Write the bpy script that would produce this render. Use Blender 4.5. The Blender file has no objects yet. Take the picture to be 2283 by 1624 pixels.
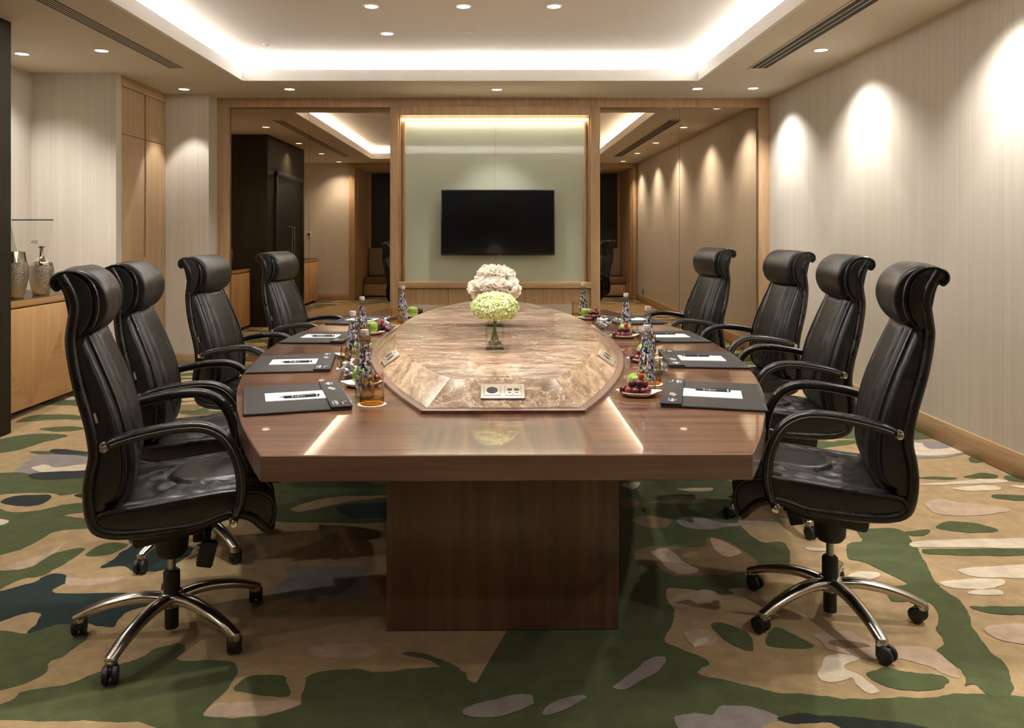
import bpy, bmesh, math, random
from mathutils import Vector, Matrix, noise
R = math.radians
PI = math.pi
C = bpy.context.scene.collection
rnd = random.Random(7)

# ------------------------------------------------------------------ materials
def srgb(r, g, b):
    f = lambda c: c/12.92 if c <= .04045 else ((c+.055)/1.055)**2.4
    return (f(r/255), f(g/255), f(b/255), 1)

class NT:
    """small node tree helper"""
    def __init__(s, name):
        s.m = bpy.data.materials.new(name); s.m.use_nodes = True
        s.t = s.m.node_tree; s.n = s.t.nodes; s.l = s.t.links
        s.b = s.n['Principled BSDF']; s.out = s.n['Material Output']
    def add(s, typ, **kw):
        n = s.n.new(typ)
        for k, v in kw.items():
            if k.startswith('i_'):
                key = k[2:]
                key = int(key) if key.isdigit() else key.replace('_', ' ')
                n.inputs[key].default_value = v
            else: setattr(n, k, v)
        return n
    def ln(s, a, b): s.l.new(a, b)
    def coord(s, scale=(1, 1, 1), rot=(0, 0, 0), loc=(0, 0, 0), kind='Object'):
        tc = s.add('ShaderNodeTexCoord'); mp = s.add('ShaderNodeMapping')
        mp.inputs['Scale'].default_value = scale; mp.inputs['Rotation'].default_value = rot
        mp.inputs['Location'].default_value = loc
        s.ln(tc.outputs[kind], mp.inputs['Vector']); return mp.outputs[0]
    def noise(s, vec, scale=1, detail=4, rough=.55, dist=0):
        n = s.add('ShaderNodeTexNoise'); n.inputs['Scale'].default_value = scale
        n.inputs['Detail'].default_value = detail; n.inputs['Roughness'].default_value = rough
        n.inputs['Distortion'].default_value = dist
        s.ln(vec, n.inputs['Vector']); return n.outputs['Fac']
    def ramp(s, fac, *stops, interp='LINEAR'):
        r = s.add('ShaderNodeValToRGB'); r.color_ramp.interpolation = interp
        e = r.color_ramp.elements
        while len(e) < len(stops): e.new(.5)
        for el, (p, c) in zip(e, stops): el.position = p; el.color = c
        s.ln(fac, r.inputs[0]); return r.outputs[0]
    def mix(s, fac, a, b, blend='MIX'):
        m = s.add('ShaderNodeMix', data_type='RGBA', blend_type=blend)
        for sock, v in ((m.inputs[0], fac), (m.inputs[6], a), (m.inputs[7], b)):
            if isinstance(v, (int, float)): sock.default_value = v
            elif isinstance(v, tuple): sock.default_value = v
            else: s.ln(v, sock)
        return m.outputs[2]
    def math(s, op, a, b=None):
        m = s.add('ShaderNodeMath', operation=op)
        for i, v in enumerate((a, b)):
            if v is None: continue
            if isinstance(v, (int, float)): m.inputs[i].default_value = v
            else: s.ln(v, m.inputs[i])
        return m.outputs[0]
    def bump(s, h, strength=.3, dist=.01):
        b = s.add('ShaderNodeBump'); b.inputs['Strength'].default_value = strength
        b.inputs['Distance'].default_value = dist
        s.ln(h, b.inputs['Height']); s.ln(b.outputs[0], s.b.inputs['Normal'])
    def set(s, **kw):
        for k, v in kw.items():
            k = k.replace('_', ' ')
            if isinstance(v, (int, float, tuple)): s.b.inputs[k].default_value = v
            else: s.ln(v, s.b.inputs[k])
        return s

def plain(name, col, rough=.5, metal=0, coat=0, bump=None, **kw):
    t = NT(name); t.set(Base_Color=col, Roughness=rough, Metallic=metal, Coat_Weight=coat, **kw)
    if bump: t.bump(t.noise(t.coord(), bump[0], 3), bump[1], bump[2] if len(bump) > 2 else .002)
    return t.m

def wood(name, c1, c2, axis='z', freq=22, rough=.45, coat=0, coatr=.1, cath=0):
    t = NT(name)
    sc = {'x': (freq*.05, freq, freq), 'y': (freq, freq*.05, freq), 'z': (freq, freq, freq*.05)}[axis]
    v = t.coord(sc)
    a = t.noise(v, 1, 5, .6, .8)
    sc2 = tuple(q*6 for q in sc)
    b = t.noise(t.coord(sc2), 1, 3, .6)
    col = t.ramp(a, (.36, c1), (.64, c2))
    if cath:
        big = t.noise(t.coord(tuple(q*.28 for q in sc)), 1, 2, .5, .4)
        w = t.math('SINE', t.math('MULTIPLY', big, 70.))
        w = t.math('MULTIPLY_ADD', w, .5); 
        w.node.inputs[2].default_value = .5
        dark = tuple(q*.62 for q in c1[:3])+(1,)
        col = t.mix(t.math('MULTIPLY', w, cath), col, dark)
    fine = t.ramp(b, (.35, (.78, .76, .74, 1)), (.6, (1, 1, 1, 1)))
    col = t.mix(.55, col, fine, 'MULTIPLY')
    t.set(Base_Color=col, Roughness=rough, Coat_Weight=coat, Coat_Roughness=coatr)
    if not coat: t.bump(b, .12, .001)
    return t.m

def glassy(name, tint, refl=.6, rough=0.0, ior=1.45):
    """thin clear glass: light passes tinted, fresnel reflection on top"""
    t = NT(name); t.n.remove(t.b)
    tr = t.add('ShaderNodeBsdfTransparent')
    gl = t.add('ShaderNodeBsdfGlossy'); gl.inputs['Roughness'].default_value = rough
    lw = t.add('ShaderNodeLayerWeight'); lw.inputs[0].default_value = .5
    edge = tuple(q*.38*q for q in tint[:3])+(1,)
    t.ln(t.mix(t.math('POWER', lw.outputs['Facing'], 2.5), tint, edge), tr.inputs[0])
    mx = t.add('ShaderNodeMixShader')
    t.ln(t.math('ADD', t.math('MULTIPLY', t.math('POWER', lw.outputs['Facing'], 4.), refl), .035), mx.inputs[0])
    t.ln(tr.outputs[0], mx.inputs[1]); t.ln(gl.outputs[0], mx.inputs[2])
    t.ln(mx.outputs[0], t.out.inputs[0]); return t.m

def emis(name, col, s):
    t = NT(name); t.set(Base_Color=col, Emission_Color=col, Emission_Strength=s); return t.m

MAT = {}
def carpet_mat(name, col):
    t = NT(name); v = t.coord()
    n1 = t.noise(v, 14, 3, .6); n2 = t.noise(v, 260, 2, .7)
    dk = tuple(q*.78 for q in col[:3])+(1,)
    c = t.mix(t.ramp(n1, (.35, (0, 0, 0, 1)), (.65, (1, 1, 1, 1))), dk, col)
    c = t.mix(.35, c, t.ramp(n2, (.3, (.55, .55, .55, 1)), (.65, (1.0, 1.0, 1.0, 1))), 'MULTIPLY')
    t.set(Base_Color=c, Roughness=1.0, Specular_IOR_Level=.1, Sheen_Weight=.15, Sheen_Roughness=.5)
    t.bump(n2, .5, .004); return t.m
COL = dict(S=srgb(180, 153, 112), G=srgb(82, 91, 54), P=srgb(196, 170, 144), C=srgb(222, 206, 180),
           B=srgb(136, 112, 78), M=srgb(150, 140, 136), T=srgb(30, 50, 48), K=srgb(36, 42, 38))
for k, c in COL.items(): MAT['carpet'+k] = carpet_mat('carpet_'+k, c)
def camo():
    t = NT('carpet_camouflage')
    v = t.coord((1.0, 1.5, 1)); n2 = t.noise(t.coord(), 260, 2, .7)
    def layer(loc, sc, th, w=.012):
        n = t.noise(t.coord((sc, sc*1.9, 1), loc=loc), 1, 3.5, .52, .35)
        return t.ramp(n, (th, (0, 0, 0, 1)), (th+w, (1, 1, 1, 1)))
    c = t.mix(layer((3, 1, 0), 1.1, .52), COL['S'], COL['B'])
    c = t.mix(layer((9, 4, 0), 1.5, .50), c, COL['G'])
    c = t.mix(layer((5, 8, 0), 2.0, .60), c, COL['P'])
    c = t.mix(layer((1, 12, 0), 1.7, .565), c, COL['G'])
    c = t.mix(layer((7, 2, 0), 1.6, .66), c, COL['C'])
    c = t.mix(layer((17, 22, 0), 1.5, .67), c, COL['T'])
    c = t.mix(.35, c, t.ramp(n2, (.3, (.55, .55, .55, 1)), (.65, (1, 1, 1, 1))), 'MULTIPLY')
    t.set(Base_Color=c, Roughness=1.0, Specular_IOR_Level=.1, Sheen_Weight=.15, Sheen_Roughness=.5)
    t.bump(n2, .5, .004); return t.m
MAT['camo'] = camo()

def wallpaper():
    t = NT('striped_wallpaper')
    a = t.noise(t.coord((55, 55, .25)), 1, 4, .7)
    b = t.noise(t.coord((190, 190, 1.2)), 1, 3, .7)
    c = t.ramp(a, (.3, srgb(204, 196, 182)), (.55, srgb(212, 205, 193)), (.75, srgb(218, 212, 202)))
    c = t.mix(.4, c, t.ramp(b, (.3, (.84, .82, .78, 1)), (.55, (1, 1, 1, 1))), 'MULTIPLY')
    t.set(Base_Color=c, Roughness=.75, Specular_IOR_Level=.25); t.bump(b, .15, .001); return t.m
MAT['paper'] = wallpaper()
MAT['ceil'] = plain('ceiling_paint', srgb(224, 214, 200), .8)
MAT['white_and_lit_coffer'] = plain('white_trim_and_lit_coffer', srgb(236, 234, 230), .7)  # coffer has the soffit's paint; its cove glow is put into the whiter colour
MAT['oak_z'] = wood('oak_veneer_vertical', srgb(176, 144, 108), srgb(194, 163, 126), 'z', 24)
MAT['oak_x'] = wood('oak_veneer_horizontal', srgb(176, 144, 108), srgb(194, 163, 126), 'x', 24)
MAT['oak_y'] = wood('oak_veneer_along', srgb(180, 148, 110), srgb(198, 167, 128), 'y', 24)
MAT['maple'] = wood('maple_veneer', srgb(214, 170, 118), srgb(228, 186, 134), 'z', 9, .38)
MAT['maple_b'] = wood('maple_veneer_turned', srgb(200, 155, 104), srgb(216, 172, 120), 'y', 9, .38)
MAT['dark'] = wood('wenge_panel', srgb(34, 29, 20), srgb(46, 39, 28), 'z', 30, .6)
MAT['dark'].node_tree.nodes['Principled BSDF'].inputs['Specular IOR Level'].default_value = .2
MAT['dark2'] = plain('dark_door_paint', srgb(26, 24, 20), .5)
W1, W2 = srgb(74, 46, 31), srgb(126, 86, 58)
MAT['wal_x'] = wood('walnut_polished_cross', W1, W2, 'x', 26, .32, 1, .025)
MAT['wal_y'] = wood('walnut_polished_long', W1, W2, 'y', 20, .32, 1, .025, .45)
MAT['wal_e'] = wood('walnut_edge', srgb(112, 84, 70), srgb(134, 106, 90), 'x', 20, .28, .6, .08, .15)
MAT['wal_b'] = wood('walnut_pedestal', srgb(100, 72, 58), srgb(122, 92, 76), 'z', 16, .35, .3, .2, .3)
def marble(name, dark, mid, light, sc, vein, coat=.45, cr=.015):
    t = NT(name); v = t.coord(sc)
    a = t.noise(v, 3.0, 8, .62, 1.1)
    c = t.ramp(a, (.38, dark), (.5, mid), (.62, light))
    def veins(scale, loc, w):
        n = t.noise(t.coord(tuple(q*.8 for q in sc), loc=loc), scale, 6, .6, 1.2)
        d = t.math('ABSOLUTE', t.math('SUBTRACT', n, .5))
        return t.ramp(d, (0, (1, 1, 1, 1)), (w, (0, 0, 0, 1)))
    c = t.mix(t.math('MULTIPLY', veins(2.2, (3, 1, 2), .016), vein), c, srgb(232, 214, 190))
    c = t.mix(t.math('MULTIPLY', veins(4.5, (8, 5, 1), .012), vein*.9), c, srgb(228, 208, 180))
    t.set(Base_Color=c, Roughness=.3, Specular_IOR_Level=.25, Coat_Weight=coat, Coat_Roughness=cr); return t.m
MAT['marble'] = marble('emperador_marble_top', srgb(116, 86, 68), srgb(150, 120, 98), srgb(180, 153, 130), (1.35, 3.0, 2), .9, .85, .012)
MAT['marble_s'] = marble('emperador_marble_side', srgb(120, 94, 70), srgb(152, 126, 98), srgb(176, 152, 124), (6, 1.8, 5), .5, .3, .09)
MAT['marble_f'] = marble('emperador_marble_front', srgb(104, 84, 68), srgb(130, 110, 92), srgb(150, 130, 112), (4, 4, 4), .5, .3, .09)
def leather(name, col, rough):
    t = NT(name); v = t.coord()
    n = t.noise(v, 220, 3, .6); w = t.noise(v, 18, 3, .6, .8)
    h = t.math('ADD', t.math('MULTIPLY', n, .25), w)
    t.set(Base_Color=col, Roughness=t.ramp(w, (.3, (rough-.06,)*3+(1,)), (.7, (rough+.07,)*3+(1,))), Specular_IOR_Level=.55)
    t.bump(h, .12, .004); return t.m
MAT['leather'] = leather('black_leather', srgb(22, 21, 20), .36)
MAT['leather_m'] = leather('black_leather_smooth', srgb(18, 17, 16), .3)
MAT['thread'] = plain('stitching', srgb(92, 90, 86), .7)
MAT['chrome'] = plain('polished_chrome', srgb(222, 220, 216), .06, 1)
MAT['alu'] = plain('polished_aluminium', srgb(200, 194, 184), .2, 1)
MAT['steel'] = plain('satin_steel', srgb(170, 166, 160), .3, 1)
MAT['blackp'] = plain('black_plastic', srgb(26, 25, 24), .5)
MAT['tv_screen'] = plain('dark_screen_glass', srgb(10, 10, 11), .12, 0, .3)
MAT['tv_bezel'] = plain('screen_bezel', srgb(74, 70, 68), .3, .8)
MAT['mirror'] = plain('bronze_tinted_mirror', srgb(186, 168, 146), .0, 1)
MAT['glass_green'] = NT('back_painted_green_glass').set(Base_Color=srgb(194, 203, 184), Roughness=.28, Coat_Weight=.6, Coat_Roughness=.03).m
MAT['led_warm'] = emis('warm_led', (1, .88, .68, 1), 7)
MAT['led_white'] = emis('downlight_lens', (1, .95, .86, 1), 5)
MAT['slot'] = plain('dark_air_slot', srgb(40, 36, 30), .7)
MAT['paper_w'] = plain('white_paper', srgb(240, 240, 240), .7)
MAT['rule'] = plain('pale_rule_line', srgb(196, 202, 212), .8)
MAT['pad'] = plain('charcoal_leatherette', srgb(44, 42, 41), .55, bump=(400, .25, .001), Specular_IOR_Level=.3)
MAT['ink'] = plain('silver_print', srgb(214, 212, 206), .5)
MAT['ceramic'] = plain('white_ceramic', srgb(240, 236, 228), .2, 0, .5)
MAT['apple'] = None
def apple():
    t = NT('green_apple_skin'); n = t.noise(t.coord(), 60, 3, .6); m = t.noise(t.coord(), 12, 2)
    c = t.ramp(m, (.3, srgb(104, 134, 34)), (.7, srgb(132, 162, 56)))
    t.set(Base_Color=t.mix(t.ramp(n, (.66, (0, 0, 0, 1)), (.72, (1, 1, 1, 1))), c, srgb(196, 216, 130)), Roughness=.28, Subsurface_Weight=.05)
    return t.m
MAT['apple'] = apple()
MAT['grape'] = NT('red_grape_skin').set(Base_Color=srgb(78, 20, 32), Roughness=.25, Subsurface_Weight=.1).m
MAT['grape2'] = NT('pale_grape_skin').set(Base_Color=srgb(108, 36, 42), Roughness=.25, Subsurface_Weight=.1).m
MAT['berry'] = plain('strawberry_skin', srgb(160, 36, 30), .35, bump=(140, .6, .002))
MAT['leafg'] = plain('green_leaf', srgb(92, 132, 48), .55)
MAT['stem'] = plain('green_stem', srgb(98, 128, 60), .5)
MAT['twig'] = plain('brown_twig', srgb(74, 56, 34), .7)
MAT['clear'] = glassy('clear_glass', (.97, .98, .97, 1))
MAT['clear2'] = glassy('clear_water_glass', (.972, .98, .965, 1))
MAT['amber'] = glassy('amber_glass', (.95, .89, .77, 1))
MAT['amber_base'] = glassy('amber_glass_base', (.86, .64, .26, 1))
def bottle_mat():
    t = NT('leaf_patterned_bottle_glass'); t.n.remove(t.b)
    big = t.noise(t.coord((1, 1, .7)), 46, 2, .6, .9)
    def blob(loc, sc, th): return t.math('GREATER_THAN', t.noise(t.coord((1, 1, .62), loc=loc), sc, 1.5, .5, .6), th)
    navy, lilac, cream = blob((.3, .1, .2), 100, .572), blob((.9, .5, .4), 88, .565), blob((.2, .8, .9), 95, .56)
    mask = t.math('MAXIMUM', navy, t.math('MAXIMUM', lilac, cream))
    tz = t.add('ShaderNodeTexCoord'); sx = t.add('ShaderNodeSeparateXYZ'); t.ln(tz.outputs['Object'], sx.inputs[0])
    zlo = t.math('GREATER_THAN', t.math('ADD', sx.outputs[2], t.math('MULTIPLY', big, .05)), .060)
    zhi = t.math('LESS_THAN', t.math('ADD', sx.outputs[2], t.math('MULTIPLY', big, .04)), .216)
    mask = t.math('MULTIPLY', mask, t.math('MULTIPLY', zlo, zhi))
    colr = t.mix(navy, t.mix(lilac, srgb(214, 204, 190), srgb(142, 146, 184)), srgb(34, 36, 62))
    df = t.add('ShaderNodeBsdfPrincipled'); df.inputs['Roughness'].default_value = .25; t.ln(colr, df.inputs['Base Color'])
    tr = t.add('ShaderNodeBsdfTransparent')
    gl = t.add('ShaderNodeBsdfGlossy'); gl.inputs['Roughness'].default_value = .02
    lw = t.add('ShaderNodeLayerWeight'); lw.inputs[0].default_value = .5
    t.ln(t.mix(t.math('POWER', lw.outputs['Facing'], 2.5), (.90, .90, .87, 1), (.25, .25, .24, 1)), tr.inputs[0])
    m1 = t.add('ShaderNodeMixShader'); t.ln(t.math('ADD', t.math('MULTIPLY', t.math('POWER', lw.outputs['Facing'], 3.), .6), .08), m1.inputs[0]); t.ln(tr.outputs[0], m1.inputs[1]); t.ln(gl.outputs[0], m1.inputs[2])
    m2 = t.add('ShaderNodeMixShader'); t.ln(mask, m2.inputs[0]); t.ln(m1.outputs[0], m2.inputs[1]); t.ln(df.outputs[0], m2.inputs[2])
    t.ln(m2.outputs[0], t.out.inputs[0]); return t.m
MAT['bottle'] = bottle_mat()
MAT['cap'] = plain('silver_screw_cap', srgb(214, 212, 210), .35, .4)
MAT['foil'] = plain('silver_wrapper', srgb(226, 228, 232), .22, .75, bump=(160, .8, .003))
MAT['silver'] = plain('bright_silver', srgb(214, 206, 196), .08, 1)
def hammered():
    t = NT('hammered_silver'); vo = t.add('ShaderNodeTexVoronoi'); vo.inputs['Scale'].default_value = 150
    t.ln(t.coord(), vo.inputs['Vector']); t.set(Base_Color=srgb(168, 162, 152), Roughness=.26, Metallic=1)
    t.bump(vo.outputs['Distance'], .7, .004); return t.m
MAT['hammer'] = hammered()
MAT['plate'] = plain('champagne_socket_plate', srgb(208, 196, 178), .32, .55)
MAT['hole'] = plain('dark_recess', srgb(24, 22, 20), .6)
def petal(name, col, tl=.4):
    t = NT(name); t.set(Base_Color=col, Roughness=.7, Specular_IOR_Level=.1)
    tr = t.add('ShaderNodeBsdfTranslucent'); tr.inputs[0].default_value = col
    mx = t.add('ShaderNodeMixShader'); mx.inputs[0].default_value = tl
    t.ln(t.b.outputs[0], mx.inputs[1]); t.ln(tr.outputs[0], mx.inputs[2]); t.ln(mx.outputs[0], t.out.inputs[0]); return t.m
MAT['petal_w'] = petal('white_peony_petal', srgb(255, 250, 242))
MAT['petal_g'] = petal('green_hydrangea_petal', srgb(222, 230, 162), .3)
MAT['petal_c'] = petal('cream_hydrangea_petal', srgb(248, 249, 230), .3)
MAT['petal_d'] = NT('deep_green_bud').set(Base_Color=srgb(172, 194, 98), Roughness=.6).m
MAT['pebble'] = plain('grey_glass_pebble', srgb(168, 162, 140), .2)
MAT['blind'] = plain('dark_navy_blind', srgb(34, 38, 46), .7)
MAT['cushion'] = plain('brown_upholstery', srgb(120, 92, 66), .7, bump=(120, .2))
MAT['cushion2'] = plain('taupe_upholstery', srgb(150, 132, 112), .8, bump=(120, .2))
MAT['red'] = plain('red_emblem', srgb(176, 30, 60), .4)

# ------------------------------------------------------------------ geometry
def crom(pts, n=8, closed=False):
    out = []; m = len(pts); rng = range(m if closed else m-1)
    for i in rng:
        g = (lambda k: Vector(pts[k % m])) if closed else (lambda k: Vector(pts[max(0, min(m-1, k))]))
        p0, p1, p2, p3 = g(i-1), g(i), g(i+1), g(i+2)
        for j in range(n):
            t = j/n
            out.append(.5*((2*p1)+(p2-p0)*t+(2*p0-5*p1+4*p2-p3)*t*t+(3*p1-p0-3*p2+p3)*t**3))
    if not closed: out.append(Vector(pts[-1]))
    return out

def resample(pts, n, closed=False):
    P = list(pts)+([pts[0]] if closed else [])
    L = [0]
    for a, b in zip(P, P[1:]): L.append(L[-1]+(b-a).length)
    out = []; k = 0
    for i in range(n):
        s = L[-1]*i/(n if closed else n-1)
        while k < len(L)-2 and L[k+1] < s: k += 1
        d = L[k+1]-L[k]; t = (s-L[k])/d if d else 0
        out.append(P[k].lerp(P[k+1], t))
    return out

class MB:
    def __init__(s): s.v = []; s.f = []; s.mi = []; s.m = 0
    def face(s, idx): s.f.append(tuple(idx)); s.mi.append(s.m)
    def verts(s, pts):
        b = len(s.v); s.v += [Vector(p) for p in pts]; return list(range(b, b+len(pts)))
    def box(s, x0, x1, y0, y1, z0, z1, bev=0, M=None):
        if bev:
            bm = bmesh.new(); bmesh.ops.create_cube(bm, size=1)
            for v in bm.verts: v.co = Vector((x0+(v.co.x+.5)*(x1-x0), y0+(v.co.y+.5)*(y1-y0), z0+(v.co.z+.5)*(z1-z0)))
            bmesh.ops.bevel(bm, geom=bm.edges[:], offset=bev, segments=2, affect='EDGES', profile=.5)
            s.addbm(bm, M); return
        p = [Vector((x, y, z)) for z in (z0, z1) for y in (y0, y1) for x in (x0, x1)]
        if M: p = [M @ q for q in p]
        i = s.verts(p)
        for q in ((0, 2, 3, 1), (4, 5, 7, 6), (0, 1, 5, 4), (2, 6, 7, 3), (0, 4, 6, 2), (1, 3, 7, 5)): s.face([i[k] for k in q])
    def addbm(s, bm, M=None):
        bm.verts.index_update(); i = s.verts([(M @ v.co) if M else v.co.copy() for v in bm.verts])
        for f in bm.faces: s.face([i[v.index] for v in f.verts])
        bm.free()
    def rings(s, rings, closed=True, cap0=True, cap1=True):
        n = len(rings[0]); ids = [s.verts(r) for r in rings]
        for a, b in zip(ids, ids[1:]):
            for k in range(n if closed else n-1):
                s.face((a[k], a[(k+1) % n], b[(k+1) % n], b[k]))
        if cap0: s.face(ids[0][::-1])
        if cap1: s.face(ids[-1])
        return ids
    def lathe(s, prof, n=24, M=None, cap0=True, cap1=True):
        rs = []
        for r, z in prof:
            ring = [Vector((r*math.cos(2*PI*k/n), r*math.sin(2*PI*k/n), z)) for k in range(n)]
            rs.append([M @ p for p in ring] if M else ring)
        s.rings(rs, True, cap0, cap1)
    def tube(s, pts, r, n=8, sec=None, up=None, closed=False):
        """sweep a round (or sec=[(a,b)..]) section along pts; r number or list"""
        P = [Vector(p) for p in pts]; m = len(P); rs = []
        ref = Vector(up) if up else None
        prev = None
        for i, p in enumerate(P):
            if closed: t = P[(i+1) % m]-P[i-1]
            else: t = P[min(i+1, m-1)]-P[max(i-1, 0)]
            if t.length < 1e-9: t = Vector((0, 0, 1))
            t.normalize()
            if ref: a = ref-t*ref.dot(t)
            elif prev is None:
                a = Vector((0, 0, 1)) if abs(t.z) < .9 else Vector((1, 0, 0)); a = a-t*a.dot(t)
            else: a = prev-t*prev.dot(t)
            if a.length < 1e-6: a = t.orthogonal()
            a.normalize(); prev = a; b = t.cross(a)
            rr = r[i] if isinstance(r, (list, tuple)) else r
            if sec: rs.append([p+a*(q[0]*rr)+b*(q[1]*rr) for q in sec])
            else: rs.append([p+(a*math.cos(2*PI*k/n)+b*math.sin(2*PI*k/n))*rr for k in range(n)])
        if closed: s.rings(rs+[rs[0]], True, False, False)
        else: s.rings(rs)
    def prism(s, poly, z0, z1, M=None):
        a = [Vector((p[0], p[1], z0)) for p in poly]; b = [Vector((p[0], p[1], z1)) for p in poly]
        if M: a = [M @ q for q in a]; b = [M @ q for q in b]
        s.rings([a, b])
    def ell(s, c, r, nu=12, nv=8, M=None):
        rs = []; c = Vector(c)
        for j in range(nv+1):
            th = PI*j/nv; th = min(max(th, .02), PI-.02)
            ring = [c+Vector((r[0]*math.sin(th)*math.cos(2*PI*k/nu), r[1]*math.sin(th)*math.sin(2*PI*k/nu), -r[2]*math.cos(th))) for k in range(nu)]
            rs.append([M @ p for p in ring] if M else ring)
        s.rings(rs)
    def build(s, name, mats, parent=None, ang=40, smooth=True, fix=True):
        me = bpy.data.meshes.new(name); me.from_pydata([tuple(v) for v in s.v], [], s.f)
        for m in (mats if isinstance(mats, (list, tuple)) else [mats]): me.materials.append(MAT[m] if isinstance(m, str) else m)
        for p, k in zip(me.polygons, s.mi): p.material_index = k
        if fix:
            bm = bmesh.new(); bm.from_mesh(me); bmesh.ops.recalc_face_normals(bm, faces=bm.faces); bm.to_mesh(me); bm.free()
        if smooth:
            for p in me.polygons: p.use_smooth = True
            me.set_sharp_from_angle(angle=R(ang))
        o = bpy.data.objects.new(name, me); C.objects.link(o)
        if parent: o.parent = parent
        return o

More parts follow.
